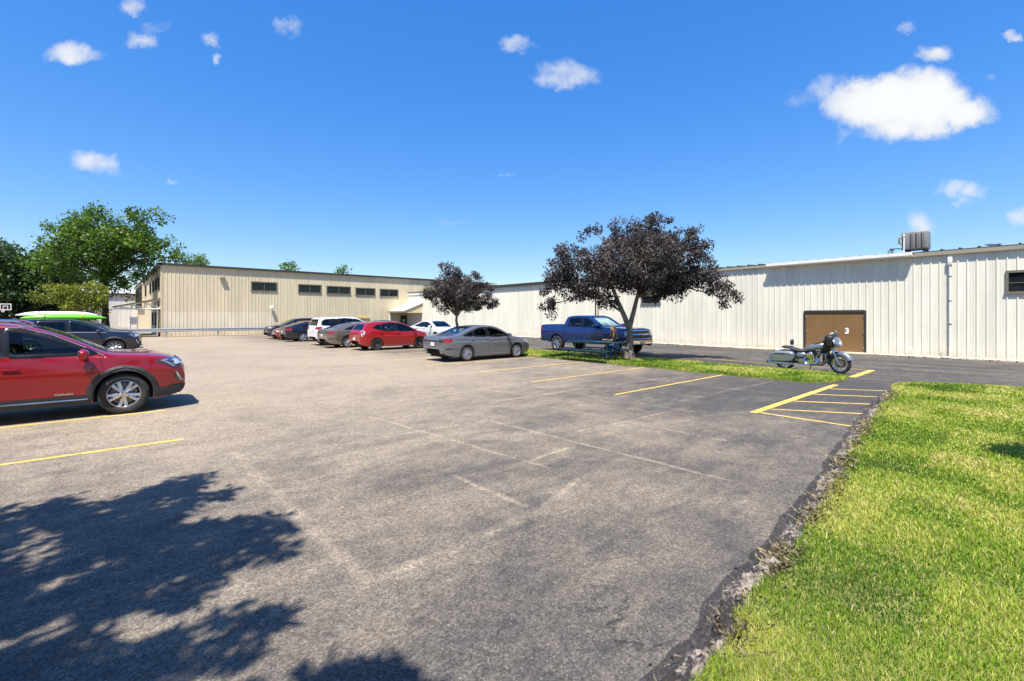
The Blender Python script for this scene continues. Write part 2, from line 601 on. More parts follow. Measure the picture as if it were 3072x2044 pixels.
# painted lines, each a strip of its own, worn by noise
mt, t, out = newmat('yellow line paint')
pos = t.add('ShaderNodeNewGeometry').outputs['Position']
wear = t.m('ADD', t.m('MULTIPLY', t.noise(pos, 9.0, 6, 0.75), 0.7), t.m('MULTIPLY', t.noise(pos, 70.0, 3, 0.7), 0.3))
col = t.mix(t.ramp(wear, 0.46, 0.63, 0.0, 0.75), (0.68, 0.445, 0.075, 1), (0.27, 0.20, 0.12, 1))
col = t.v('SCALE', col, scale=t.ramp(t.noise(pos, 1.2, 3), 0.3, 0.7, 0.85, 1.12))
b = t.add('ShaderNodeBsdfPrincipled', {'Base Color': col, 'Roughness': 0.8})
bp = t.add('ShaderNodeBump', {'Height': t.noise(pos, 60.0, 3, 0.7), 'Strength': 0.6, 'Distance': 0.006})
t.l.new(bp.outputs[0], b.inputs['Normal'])
t.l.new(b.outputs[0], out.inputs[0])
M_line = mt


def strip(parent, x0, y0, x1, y1, wd, z=0.004):
    a = Vector((x0, y0)); b_ = Vector((x1, y1))
    d = (b_ - a).normalized()
    n = Vector((-d.y, d.x)) * wd / 2
    k = max(2, int((b_ - a).length / 0.12))
    vs, fs = [], []
    for i in range(k + 1):
        p = a.lerp(b_, i / k)
        j1 = 1 + 0.10 * noise.noise((p.x * 7, p.y * 7, 1.3))
        j2 = 1 + 0.10 * noise.noise((p.x * 7, p.y * 7, 7.9))
        vs += [(p.x + n.x * j1, p.y + n.y * j1, z), (p.x - n.x * j2, p.y - n.y * j2, z)]
        if i: fs.append((2 * i - 2, 2 * i - 1, 2 * i + 1, 2 * i))
    return G().add(vs, fs).build('painted_line', M_line, parent, ang=0)


for y in (6.87, 9.8, 12.75, 15.72, 18.7, 21.7, 24.0, 27.1, 30.2, 33.4, 36.5, 39.6, 42.3, 45.2):
    strip(lot, 9.25, y, 15.05, y + 0.05, 0.08)
for y in (8.72, 11.63, 14.6, 17.55, 20.5, 23.4, 26.3, 29.3, 32.3, 35.3, 38.3):
    strip(lot, -5.1, y, 0.9, y, 0.09)
strip(lot, 9.55, 3.80, 15.2, 3.86, 0.15, 0.006)
for (x0, y0, x1, y1) in ((9.67, 3.70, 9.65, 2.05), (10.2, 3.70, 11.17, 2.2), (11.55, 3.73, 12.53, 2.32), (12.95, 3.74, 13.8, 2.42), (14.25, 3.75, 15.03, 2.54)):
    strip(lot, x0, y0, x1, y1, 0.08)
strip(drive, 17.5, 4.02, 20.3, 4.08, 0.20, 0.006)
strip(drive, 20.25, 4.2, 20.35, 46.0, 0.07)
for y in (11.6, 19.2, 26.8, 34.4, 42.0):
    strip(drive, 18.1, y - .05, 20.2, y + .05, 0.08)

# ------------------------------------------------------------------ lawn and grass island
LAWN_EDGE = [(-8, 0.72), (-3, .95), (0.5, 1.05), (2.3, 1.2), (3.12, 1.32), (4.2, 1.38), (5.59, 1.52), (7.2, 1.74), (9.1, 1.98), (11.2, 2.2), (13.2, 2.42), (14.6, 2.52)]
edge_f = pchip(LAWN_EDGE)


def edge_y(x):
    return edge_f(x) + 0.045 * noise.noise((x * 2.1, 0.3, 4.0)) + 0.03 * noise.noise((x * 6.3, 2.3, 4.0))


lawn_poly = [(x, edge_y(x) - 0.02) for x in np.arange(-8, 14.61, 0.15)]
lawn_poly += [(15.4, 2.68), (16.1, 2.78), (16.7, 2.68), (17.2, 2.28), (17.6, 1.5), (17.9, .42), (18.1, -3), (18.1, -14), (-8, -14)]
isl_poly = [(15.0, 4.5), (15.6, 4.05), (16.6, 3.92), (17.45, 4.1), (17.9, 5.0), (17.95, 12), (17.95, 30), (17.9, 46.5), (17.2, 47.6), (15.7, 47.6), (15.1, 46.6), (15.12, 30), (15.08, 20), (15.1, 12), (14.98, 8)]
M_soil = mat('lawn thatch', (0.15, 0.16, 0.035), 0.95, var=0.45, vscale=3.0, bump=0.6, bscale=40, world_pos=True, dirt=(0.24, 0.19, 0.10), dirt_amt=0.6)


def sheet(name, poly, z, mt, skirt=0.06):
    bm = bmesh.new()
    vs = [bm.verts.new((x, y, z)) for x, y in poly]
    f = bm.faces.new(vs)
    if f.normal.z < 0: f.normal_flip()
    bm.normal_update()
    ex = bmesh.ops.extrude_edge_only(bm, edges=bm.edges[:])
    for v_ in [e for e in ex['geom'] if isinstance(e, bmesh.types.BMVert)]:
        v_.co.z -= skirt
    bmesh.ops.triangulate(bm, faces=[f])
    return G().frombm(bm).build(name, mt, ang=0)


lawn = tag(sheet('lawn', lawn_poly, 0.045, M_soil), kind='structure')
island = tag(sheet('grass_island', isl_poly, 0.035, M_soil), kind='structure')

M_grass = leafmat('grass blades', [(0.060, 0.135, 0.008), (0.150, 0.265, 0.016), (0.280, 0.385, 0.030), (0.45, 0.450, 0.085), (0.60, 0.50, 0.23)], rough=0.55, transl=0.35, spec=0.3)


def grass(name, label, poly, bbox, dens_fn, z, hmin, hmax, wfac, bbox_margin=None, bright=0.0):
    x0, x1, y0, y1 = bbox
    P, H, D = [], [], []
    cell = 0.5
    for cx in np.arange(x0, x1, cell):
        for cy in np.arange(y0, y1, cell):
            d = dens_fn(cx + cell / 2, cy + cell / 2)
            k = int(d * cell * cell + rng.random())
            if k <= 0: continue
            xs = cx + rng.random(k) * cell
            ys = cy + rng.random(k) * cell
            if len(xs): P.append(np.stack([xs, ys], 1))
    P = np.concatenate(P)
    P = P[in_poly_np(P, poly)]
    n = len(P)
    # patchiness: greener and drier areas, from a few octaves of value noise
    pat = np.array([noise.fractal((x * 0.9, y * 0.9, 3.1), 0.9, 2.1, 4) for x, y in P[::4]])
    pat = np.repeat(pat, 4)[:n] if len(pat) * 4 >= n else np.resize(pat, n)
    val = np.clip(0.42 + bright + pat * 0.85 + rng.normal(0, 0.17, n), 0, 1)
    dead = rng.random(n) < np.clip(0.10 + 0.75 * np.maximum(pat, 0), 0, .75)
    val[dead] = np.clip(0.8 + rng.normal(0, .12, dead.sum()), 0, 1)
    dist = np.hypot(P[:, 0], P[:, 1])
    h = (hmin + (hmax - hmin) * rng.random(n)) * np.clip(1 + 0.5 * pat, .6, 1.5)
    wd = 0.0016 * wfac * np.clip(dist / 2.4, 1.0, 7.0) * (0.7 + 0.6 * rng.random(n))
    az = rng.random(n) * 2 * np.pi
    lean = rng.random(n) * 0.9 + 0.1
    la = rng.random(n) * 2 * np.pi
    dx, dy = np.cos(la) * lean * h, np.sin(la) * lean * h
    sx, sy = np.cos(az) * wd, np.sin(az) * wd
    zz = np.full(n, z)
    V = np.empty((n, 5, 3), np.float32)
    V[:, 0] = np.stack([P[:, 0] - sx, P[:, 1] - sy, zz], 1)
    V[:, 1] = np.stack([P[:, 0] + sx, P[:, 1] + sy, zz], 1)
    mx, my, mz = P[:, 0] + dx * 0.35, P[:, 1] + dy * 0.35, zz + h * 0.6
    V[:, 2] = np.stack([mx + sx * .8, my + sy * .8, mz], 1)
    V[:, 3] = np.stack([mx - sx * .8, my - sy * .8, mz], 1)
    V[:, 4] = np.stack([P[:, 0] + dx, P[:, 1] + dy, zz + h * (1.05 - 0.35 * lean)], 1)
    base = (np.arange(n) * 5)[:, None]
    F = np.concatenate([base + np.array([0, 1, 2]), base + np.array([0, 2, 3]), base + np.array([3, 2, 4])])
    me = np_mesh(name, V.reshape(-1, 3), F, M_grass, np.repeat(val, 5))
    return tag(link_mesh(name, me), label, 'grass', kind='stuff')


def lawn_d(x, y):
    r_ = math.hypot(x, y)
    out_of_view = y < 0.02 * x - 0.35
    d = 14500 * min(1, (2.6 / r_) ** 1.15)
    if x < 1.6: d = 900
    return d * (0.10 if out_of_view else 1.0)


grass('lawn_grass', 'bright mown grass covering the lawn along the broken asphalt edge', lawn_poly, (-2, 18.2, -3.5, 3.0), lawn_d, 0.045, 0.022, 0.055, 1.0)
grass('island_grass', 'narrow green grass strip under the picnic table and purple trees', isl_poly, (14.5, 18.2, 3.5, 48), lambda x, y: 1500 * min(1.0, (16 / math.hypot(x, y)) ** 1.4), 0.035, 0.05, 0.11, 0.8, bright=-0.1)

# dead straw-coloured grass lying over the broken edge
M_straw = leafmat('dead grass', [(0.045, 0.035, 0.022), (0.13, 0.10, 0.055), (0.26, 0.21, 0.12), (0.42, 0.36, 0.22)], rough=0.7, transl=0.2, spec=0.2)
n = 11000
sx_ = 1.2 + 13.4 * rng.random(n) ** 1.5
clump = np.array([noise.noise((x * 3.1, 7.7, 0)) for x in sx_])
sy_ = np.array([edge_y(x) for x in sx_]) + rng.normal(-.05, .06, n) + .05 * clump
keep = rng.random(n) < np.clip(.40 + 1.3 * clump, .05, 1)
sx_, sy_ = sx_[keep], sy_[keep]
n = len(sx_)
ln = 0.02 + 0.045 * rng.random(n)
aa = rng.random(n) * 2 * np.pi
wd = .0010 * np.clip(np.hypot(sx_, sy_) / 2.4, 1, 6)
zb = 0.05 + .015 * rng.random(n)
V = np.empty((n, 4, 3), np.float32)
ca, sa = np.cos(aa), np.sin(aa)
V[:, 0] = np.stack([sx_ - sa * wd, sy_ + ca * wd, zb], 1)
V[:, 1] = np.stack([sx_ + sa * wd, sy_ - ca * wd, zb], 1)
V[:, 2] = np.stack([sx_ + ca * ln + sa * wd * .5, sy_ + sa * ln - ca * wd * .5, zb + .02 + .02 * rng.random(n)], 1)
V[:, 3] = np.stack([sx_ + ca * ln - sa * wd * .5, sy_ + sa * ln + ca * wd * .5, zb + .02], 1)
tag(link_mesh('dead_grass', np_mesh('dead_grass', V.reshape(-1, 3), (np.arange(n) * 4)[:, None] + np.array([0, 1, 2, 3]), M_straw, np.repeat(rng.random(n), 4))), 'dead straw-coloured grass along the broken asphalt edge', 'grass', kind='stuff')

# sealed, broken asphalt edge along the lawn
vs, fs = [], []
X = np.arange(-8, 14.7, 0.08)
for i, x in enumerate(X):
    e = edge_y(x)
    o_ = 0.19 + 0.03 * noise.noise((x * .9, 5.0, 0)) + 0.012 * noise.noise((x * 7, 1, 0))
    vs += [(x, e - 0.1, 0.005), (x, e + 0.5 * o_, 0.006), (x, e + o_, 0.005)]
    if i:
        a = 3 * i - 3
        fs += [(a, a + 3, a + 4, a + 1), (a + 1, a + 4, a + 5, a + 2)]
G().add(vs, fs).build('edge_sealer', M_seal, lot, ang=0)

mt, t, out = newmat('broken asphalt')
pos = t.add('ShaderNodeNewGeometry').outputs['Position']
n1 = t.noise(pos, 22.0, 5, 0.7)
n2 = t.noise(pos, 2.6, 4, 0.6)
f = t.ramp(t.m('ADD', t.m('MULTIPLY', n1, .5), t.m('MULTIPLY', n2, .5)), 0.47, 0.60)
col = t.mix(f, (0.026, 0.021, 0.020, 1), (0.33, 0.275, 0.225, 1))
b = t.add('ShaderNodeBsdfPrincipled', {'Base Color': col, 'Roughness': 0.95})
bp = t.add('ShaderNodeBump', {'Height': t.noise(pos, 70.0, 4, 0.7), 'Strength': 0.9, 'Distance': 0.012})
t.l.new(bp.outputs[0], b.inputs['Normal'])
t.l.new(b.outputs[0], out.inputs[0])
M_broken = mt
vs, fs = [], []
X = np.concatenate([np.arange(-6, 1.2, 0.08), np.arange(1.2, 6, 0.025), np.arange(6, 14.9, 0.05)])
NP_ = 15
for i, x in enumerate(X):
    e = edge_y(x)
    wd = 0.17 + 0.05 * noise.noise((x * 1.7, 9.0, 0)) + 0.03 * noise.noise((x * 5.1, 3.0, 0))
    for j in range(NP_):
        s_ = j / (NP_ - 1)
        y = e - 0.05 + wd * s_
        prof = math.sin(math.pi * min(1, s_ * 1.08)) ** 0.8 if s_ * 1.08 < 1 else 0
        hh = 0.055 * (0.7 + 0.7 * noise.noise((x * 2.3, 1.0, 2.0)))
        nn = 0.03 * noise.noise((x * 9, y * 9, 1.0)) + 0.040 * abs(noise.noise((x * 22, y * 22, 5.0))) + 0.028 * noise.noise((x * 55, y * 55, 2.0))
        zz = 0.004 + max(0.0, hh * prof + nn * min(1, prof * 2)) + (0.03 * (1 - s_) if s_ < .5 else 0)
        vs.append((x + 0.03 * noise.noise((x * 11, y * 13, 8.)), y + 0.03 * noise.noise((x * 7, y * 9, 3.)), zz))
    if i:
        a = (i - 1) * NP_
        for j in range(NP_ - 1):
            fs.append((a + j, a + NP_ + j, a + NP_ + j + 1, a + j + 1))
tag(G().add(vs, fs).build('asphalt_berm', M_broken, ang=60), 'crumbling raised asphalt edge between parking lot and lawn', 'kerb', kind='structure')

# loose crumbs of asphalt and twigs by the edge
gr = G()
for i in range(170):
    x = 1.3 + 12 * rng.random() ** 1.6
    y = edge_y(x) + 0.05 + 0.16 * abs(rng.normal(0, .6))
    r_ = 0.005 + 0.012 * rng.random() ** 2
    bm = bmesh.new()
    bmesh.ops.create_icosphere(bm, subdivisions=1, radius=r_)
    for v_ in bm.verts:
        v_.co *= 0.7 + 0.6 * random.random()
        v_.co.z *= 0.7
    bmesh.ops.translate(bm, vec=(x, y, 0.006 + r_ * .4), verts=bm.verts)
    gr.frombm(bm)
tag(gr.build('asphalt_crumbs', M_broken, ang=0), 'loose crumbs of broken asphalt along the lawn edge', 'rubble', kind='stuff')

# gravel bed at the foot of the long wall
M_gravel = leafmat('gravel stones', [(0.36, 0.30, 0.22), (0.52, 0.45, 0.34), (0.62, 0.55, 0.43), (0.74, 0.68, 0.56)], rough=0.85, transl=0.0)
M_gbed = mat('gravel bed base', (0.40, 0.34, 0.26), 0.95, var=0.35, vscale=14, bump=0.8, bscale=35, world_pos=True)
bed = []
for y in np.arange(-8, 53.7, 0.2):
    bed.append((28.34 + 0.12 * noise.noise((y * 1.3, 0, 0)) + (0.45 if y > 12 else 0.0) * min(1, max(0, (y - 12) / 6)), y))
tag(sheet('gravel_bed', bed + [(29.1, 53.6), (29.1, -8)], 0.02, M_gbed, 0.03), kind='structure')
bm = bmesh.new()
bmesh.ops.create_icosphere(bm, subdivisions=1, radius=1.0)
IV = np.array([v_.co for v_ in bm.verts]); IF = np.array([[v_.index for v_ in f.verts] for f in bm.faces])
bm.free()
N = 5200
ys = -6 + 40 * rng.random(N) ** 1.25
lo = 28.30 + np.where(ys > 12, 0.42 * np.clip((ys - 12) / 6, 0, 1), 0)
xs = lo + (28.96 - lo) * rng.random(N)
keep = ~((ys > 5.9) & (ys < 9.0))
xs, ys = xs[keep], ys[keep]
N = len(xs)
sz = 0.018 + 0.028 * rng.random(N) ** 1.5
sc = (0.7 + 0.6 * rng.random((N, 1, 3)))
V = IV[None] * sz[:, None, None] * sc * (0.85 + 0.3 * rng.random((N, len(IV), 1)))
V[:, :, 0] += xs[:, None]; V[:, :, 1] += ys[:, None]; V[:, :, 2] += (0.03 + 0.03 * rng.random(N))[:, None]
F = (IF[None] + (np.arange(N) * len(IV))[:, None, None]).reshape(-1, 3)
tag(link_mesh('gravel_stones', np_mesh('gravel_stones', V.reshape(-1, 3), F, M_gravel, np.repeat(rng.random(N), len(IV)))),
    'pale cream gravel stones lying along the foot of the white wall', 'gravel', kind='stuff')
# concrete apron at the brown doors
M_conc = mat('concrete', (0.50, 0.40, 0.27), 0.9, var=0.15, vscale=3, bump=0.3, bscale=50)
tag(G().rbox((28.66, 7.45, 0.03), (0.76, 3.2, 0.07), 0.01).build('door_apron', M_conc), 'tan concrete slab in front of the brown double doors', 'slab', kind='structure')

# ================================================================== buildings
def panel_mat(name, col, low=None, zsplit=2.4):
    mt, t, out = newmat(name)
    pos = t.add('ShaderNodeNewGeometry').outputs['Position']
    info = t.add('ShaderNodeObjectInfo').outputs['Random']
    stain = t.noise(t.v('MULTIPLY', pos, (1.5, 1.5, 0.25)), 1.0, 5, 0.65)
    sx = t.add('ShaderNodeSeparateXYZ', {'Vector': pos})
    c = tuple(col)
    if low:
        edge = t.m('ADD', sx.outputs[2], t.m('MULTIPLY', t.noise(pos, 0.8, 3), 0.1))
        k = t.m('MULTIPLY', t.ramp(edge, zsplit + 0.08, zsplit), t.ramp(sx.outputs[0], 13.5, 13.0))
        c = t.mix(k, (*col, 1), (*low, 1))
    c = t.v('SCALE', c, scale=t.m('MULTIPLY', t.ramp(info, 0, 1, 0.965, 1.03), t.ramp(stain, 0.3, 0.7, 0.90, 1.05)))
    splash = t.m('MULTIPLY', t.ramp(sx.outputs[2], 0.55, 0.0, 0.0, 0.5), t.ramp(t.noise(pos, 2.5, 5, 0.7), 0.3, 0.7))
    c = t.mix(splash, c, (0.36, 0.29, 0.20, 1))
    b = t.add('ShaderNodeBsdfPrincipled', {'Base Color': c, 'Roughness': 0.48, 'Specular IOR Level': 0.4})
    bp = t.add('ShaderNodeBump', {'Height': t.noise(t.v('MULTIPLY', pos, (3, 3, .8)), 1.0, 3), 'Strength': 0.12, 'Distance': 0.05})
    t.l.new(bp.outputs[0], b.inputs['Normal'])
    t.l.new(b.outputs[0], out.inputs[0])
    return mt


M_white = panel_mat('cream steel panel', (0.74, 0.695, 0.57))
M_beige = panel_mat('beige steel panel', (0.66, 0.56, 0.375), low=(0.72, 0.625, 0.46), zsplit=2.35)
M_far = panel_mat('far white steel panel', (0.70, 0.69, 0.67))
M_stucco = mat('beige flat panel', (0.62, 0.52, 0.34), 0.8, var=0.06, vscale=2, bump=0.1)
M_taupe = mat('taupe trim', (0.30, 0.265, 0.195), 0.5, var=0.08)
M_whitetrim = mat('white trim', (0.76, 0.74, 0.68), 0.45, var=0.06, dirt=(0.5, 0.45, 0.36), dirt_amt=0.3)
M_darktrim = mat('dark bronze trim', (0.040, 0.036, 0.030), 0.45, var=0.15)
M_olive = mat('olive window frame', (0.155, 0.140, 0.095), 0.5, var=0.1)
M_roof = mat('grey roof steel', (0.17, 0.175, 0.18), 0.55, var=0.12)
M_pane = mat('dark window pane', (0.008, 0.011, 0.015), 0.04, var=0.4, vscale=2.0, spec=0.35)
M_core = mat('inner wall', (0.05, 0.05, 0.05), 0.9)
M_brown = mat('brown door paint', (0.205, 0.115, 0.038), 0.55, var=0.12, vscale=1.5, dirt=(0.13, 0.085, 0.045), dirt_amt=0.5)
M_metal = mat('galvanised steel', (0.55, 0.56, 0.57), 0.35, metal=0.8, var=0.15, vscale=8)
M_blackmetal = mat('black metal', (0.015, 0.015, 0.016), 0.5)
M_whitepaint = mat('white sign paint', (0.80, 0.80, 0.78), 0.5, var=0.04)

PW = 0.305
_pan = {}


def panel_mesh(z0, z1, mt):
    key = (round(z0, 3), round(z1, 3), mt.name)
    if key not in _pan:
        prof = [(0, 0), (0.011, -0.032), (0.050, -0.032), (0.061, 0), (0.130, 0), (0.136, -0.006), (0.152, -0.006), (0.158, 0),
                (0.212, 0), (0.218, -0.006), (0.234, -0.006), (0.240, 0), (PW - 0.0015, 0)]
        vs = [(x, y, z) for z in (z0, z1) for x, y in prof]
        n = len(prof)
        fs = [(i, i + 1, n + i + 1, n + i) for i in range(n - 1)]
        fs.append((0, 1, 2, 3))
        _pan[key] = G().add(vs, fs).mesh('wall_panel', mt, ang=0)
    return _pan[key]


def wall_panels(parent, origin, direction, count, ztop, mt, openings=(), zbot=0.02):
    """direction 'x': runs +x and faces -y; 'y': runs -y from the origin and faces -x. openings: (i0, i1, z0, z1) in panel numbers"""
    for i in range(count):
        spans = [(zbot, ztop)]
        for (i0, i1, z0, z1) in openings:
            if i0 <= i < i1:
                nxt = []
                for a, b_ in spans:
                    if z0 > a + 0.02: nxt.append((a, min(b_, z0)))
                    if z1 < b_ - 0.02: nxt.append((max(a, z1), b_))
                spans = nxt
        for a, b_ in spans:
            me = panel_mesh(a, b_, mt)
            if direction == 'x':
                link_mesh('wall_panel', me, parent, (origin[0] + i * PW, origin[1], 0))
            else:
                link_mesh('wall_panel', me, parent, (origin[0], origin[1] - i * PW, 0), (0, 0, R(-90)))


def window_x(parent, x0, x1, z0, z1, y, fm, bars=(), hbars=(), fw=0.07):
    """window in a wall that faces -y"""
    f = G()
    f.box(x0 - .02, x1 + .02, y - .055, y + .05, z1 - fw, z1 + .03)
    f.box(x0 - .05, x1 + .05, y - .075, y + .05, z0 - .03, z0 + fw)
    f.box(x0 - .02, x0 + fw, y - .05, y + .05, z0 + fw, z1 - fw)
    f.box(x1 - fw, x1 + .02, y - .05, y + .05, z0 + fw, z1 - fw)
    for b_ in bars: f.box(b_ - .02, b_ + .02, y - .03, y + .04, z0 + fw, z1 - fw)
    for b_ in hbars: f.box(x0 + fw, x1 - fw, y - .03, y + .04, b_ - .015, b_ + .015)
    o = f.build('window', fm, parent, ang=0)
    xs = [x0 + fw] + list(bars) + [x1 - fw]
    for a, b_ in zip(xs[:-1], xs[1:]):
        G().box(a, b_, y + .01, y + .025, z0 + fw, z1 - fw).build('pane', M_pane, o, ang=0)
    return o


def window_y(parent, y0, y1, z0, z1, x, fm, bars=(), hbars=(), fw=0.07):
    """window in a wall that faces -x"""
    f = G()
    f.box(x - .055, x + .05, y0 - .02, y1 + .02, z1 - fw, z1 + .03)
    f.box(x - .075, x + .05, y0 - .05, y1 + .05, z0 - .03, z0 + fw)
    f.box(x - .05, x + .05, y0 - .02, y0 + fw, z0 + fw, z1 - fw)
    f.box(x - .05, x + .05, y1 - fw, y1 + .02, z0 + fw, z1 - fw)
    for b_ in bars: f.box(x - .03, x + .04, b_ - .02, b_ + .02, z0 + fw, z1 - fw)
    for b_ in hbars: f.box(x - .03, x + .04, y0 + fw, y1 - fw, b_ - .012, b_ + .012)
    o = f.build('window', fm, parent, ang=0)
    ys = [y0 + fw] + list(bars) + [y1 - fw]
    for a, b_ in zip(ys[:-1], ys[1:]):
        G().box(x + .01, x + .025, a, b_, z0 + fw, z1 - fw).build('pane', M_pane, o, ang=0)
    return o


# ------------------------------------------------------------------ long white warehouse on the right
XR = 29.0
WH = empty('warehouse', (XR, 20, 0))
tag(WH, 'long low cream steel warehouse with brown double doors and rooftop cooler', 'building')
WH.location = (0, 0, 0)
Y0 = 53.66
NPAN = 200


def pidx(y): return int(round((Y0 - y) / PW))
def py_of(i): return Y0 - i * PW


d0, d1 = pidx(8.8), pidx(6.09)
wa0, wa1 = pidx(1.28), pidx(-1.2)
wb0, wb1 = pidx(19.3), pidx(17.6)
wc0, wc1 = pidx(41.3), pidx(38.4)
wall_panels(WH, (XR, Y0), 'y', NPAN, 4.84, M_white, [(d0, d1, 0.0, 2.2), (wa0, wa1, 2.88, 3.82), (wb0, wb1, 2.78, 3.4), (wc0, wc1, 2.75, 3.45)])
G().box(XR + .06, XR + .2, Y0 - NPAN * PW, Y0 - .02, 0.0, 4.8).build('wall_core', M_core, WH, ang=0)
window_y(WH, py_of(wa1), py_of(wa0), 2.88, 3.82, XR - .01, M_olive, bars=(0.0,), hbars=(3.32,))
window_y(WH, py_of(wb1), py_of(wb0), 2.78, 3.4, XR - .01, M_olive, bars=())
window_y(WH, py_of(wc1), py_of(wc0), 2.75, 3.45, XR - .01, M_olive, bars=(39.85,))
# roof: low slope rising away from the yard, with standing seams
YN = Y0 - NPAN * PW
slope = 0.06
rf = G().add([(XR - .16, YN, 4.93), (XR + 26, YN, 4.93 + 26 * slope), (XR + 26, Y0 - .05, 4.93 + 26 * slope), (XR - .16, Y0 - .05, 4.93)], [(0, 1, 2, 3)]).build('roof', M_roof, WH, ang=0)
seam = G().prism([(-.05, 0), (-.02, .06), (.02, .06), (.05, 0)], 0, 12.0, plane='yz').mesh('roof_seam', M_darktrim, ang=0)
for i in range(int((Y0 - YN) / 0.61)):
    o = link_mesh('roof_seam', seam, rf, (XR - .15, Y0 - .4 - i * 0.61, 4.931))
    o.rotation_euler = (0, -math.atan(slope), 0)
# fascia trim along the eave in lengths
yy = [YN, -5.4, -2.3, .7, 3.0, 4.2]
for a, b_ in zip(yy[:-1], yy[1:]):
    G().box(XR - .145, XR + .05, a + .002, b_ - .002, 4.72, 4.925).build('fascia', M_taupe, WH, ang=0)
G().prism([(XR - .40, 4.80), (XR - .42, 4.93), (XR - .44, 4.935), (XR - .44, 4.78), (XR - .36, 4.73), (XR - .005, 4.73), (XR - .005, 4.80)], 4.21, 10.66, 'xz').build('gutter', M_whitetrim, WH, ang=0)
yy = [10.66] + [13.5 + 3.05 * k for k in range(12)] + [49.6]
for a, b_ in zip(yy[:-1], yy[1:]):
    G().box(XR - (.145 if b_ < 14 else .20), XR + .05, a + .002, b_ - .002, 4.745, 4.925).build('fascia', M_taupe if b_ < 20 else M_darktrim, WH, ang=0)
G().box(XR - .10, XR + .05, 49.7, Y0, 4.62, 4.86).build('fascia', M_whitetrim, WH, ang=0)
# double doors
ya, yb = py_of(d1), py_of(d0)
fr = G()
fr.box(XR - .07, XR + .05, ya - .03, ya + .06, 0.05, 2.2)
fr.box(XR - .07, XR + .05, yb - .06, yb + .03, 0.05, 2.2)
fr.box(XR - .08, XR + .05, ya + .06, yb - .06, 2.11, 2.23)
fr.build('door_frame', M_darktrim, WH, ang=0)
G().box(XR - .09, XR + .03, ya + .06, yb - .06, 0.055, 0.085).build('threshold', M_metal, WH, ang=0)
ym = 0.5 * (ya + yb)
for k, (a, b_) in enumerate(((ya + .065, ym - .006), (ym + .006, yb - .065))):
    dr = G().box(XR - .035, XR + .02, a, b_, 0.095, 2.105).build('door', M_brown, WH, ang=0)
    hy = a + .02 if k == 0 else b_ - .02
    for hz in (.3, 1.1, 1.9):
        G().lathe([(0, -.06), (.016, -.06), (.016, .06), (0, .06)], 10, 'z', (XR - .055, hy - .0, hz)).build('hinge', M_metal, dr)
    if k == 0:
        hd = G().rbox((XR - .05, b_ - .09, 1.07), (.03, .10, .16), .01)
        hd.lathe([(0, -.06), (.035, -.05), (.035, 0), (0, .01)], 14, 'x', (XR - .09, b_ - .09, 1.12))
        hd.build('handle', M_metal, dr)
        me = text_mesh('number', '3', 0.40, M_whitepaint, 0.004, 0.016)
        o = link_mesh('number', me, dr, (XR - .041, 6.87, 1.14), (R(90), 0, R(-90)))
        o['label'] = 'white number 3 on the right door leaf'
# downspout
ds = G()
ds.tube([(XR - .09, 2.95, 4.25), (XR - .09, 2.95, .05)], .048, 12)
dso = ds.build('downspout', M_whitetrim, WH)
G().rbox((XR - .10, 2.95, 4.42), (.14, .16, .36), .02).build('downspout_head', M_whitetrim, dso)
for hz in (3.72, 2.6, 1.55):
    G().lathe([(.051, -.02), (.056, -.02), (.056, .02), (.051, .02)], 12, 'z', (XR - .09, 2.95, hz)).build('strap', M_darktrim, dso)
for (yy_, r_) in ((23.3, .05), (23.05, .035)):
    G().tube([(XR - .09, yy_, 4.7), (XR - .09, yy_, .05)], r_, 10).build('drain_pipe', M_darktrim, WH)
# small pipe stubs in the gravel
tag(G().tube([(28.72, 4.42, 0), (28.72, 4.42, .33), (28.76, 4.36, .40), (28.82, 4.27, .33), (28.84, 4.25, 0.02)], .022, 10).build('pipe_stub', M_whitepaint), 'thin bent white pipe rising from the gravel by the wall', 'pipe')
tag(G().tube([(28.8, 3.25, 0), (28.8, 3.25, .22), (28.84, 3.22, .27)], .03, 10).build('vent_stub', M_taupe), 'short tan pipe stub in the gravel beside the downspout', 'pipe')

# rooftop cooler
AC = empty('rooftop_cooler', (XR + .55, 4.22, 5.02))
tag(AC, 'grey louvred air conditioner standing on the warehouse roof edge', 'air conditioner')
M_acg = mat('grey enamel', (0.20, 0.20, 0.20), 0.45, var=0.1)
M_acd = mat('dark louvre', (0.035, 0.033, 0.030), 0.6)
M_act = mat('tan louvre', (0.21, 0.185, 0.15), 0.5)
G().rbox((0, 0, .52), (.78, .98, .86), .06, 3).build('cabinet', M_acg, AC)
for k in range(6):
    G().rbox((-.40, -.36 + k * .10, .50), (.03, .05, .72), .012).build('louvre', M_act if k % 2 == 0 else M_acd, AC)
for sx in (-.28, .28):
    for sy in (-.36, .3):
        G().box(sx - .06, sx + .06, sy - .06, sy + .06, -.0, .10).build('foot', M_blackmetal, AC, ang=0)
G().box(-.46, -.40, .36, .40, .0, .80).build('conduit', M_whitepaint, AC, ang=0)
G().rbox((-.44, .38, .80), (.07, .09, .09), .02).build('junction_box', M_whitepaint, AC)
G().tube([(-.40, .49, .72), (-.44, .56, .66), (-.45, .56, .45), (-.42, .50, .38)], .045, 8).build('copper_line', mat('brass', (0.42, 0.26, 0.07), 0.35, metal=0.7), AC)
G().tube([(-.30, .42, .12), (-.32, .62, .2), (-.32, .95, .16), (-.32, 1.03, -.02)], .022, 8).build('hose', M_blackmetal, AC)


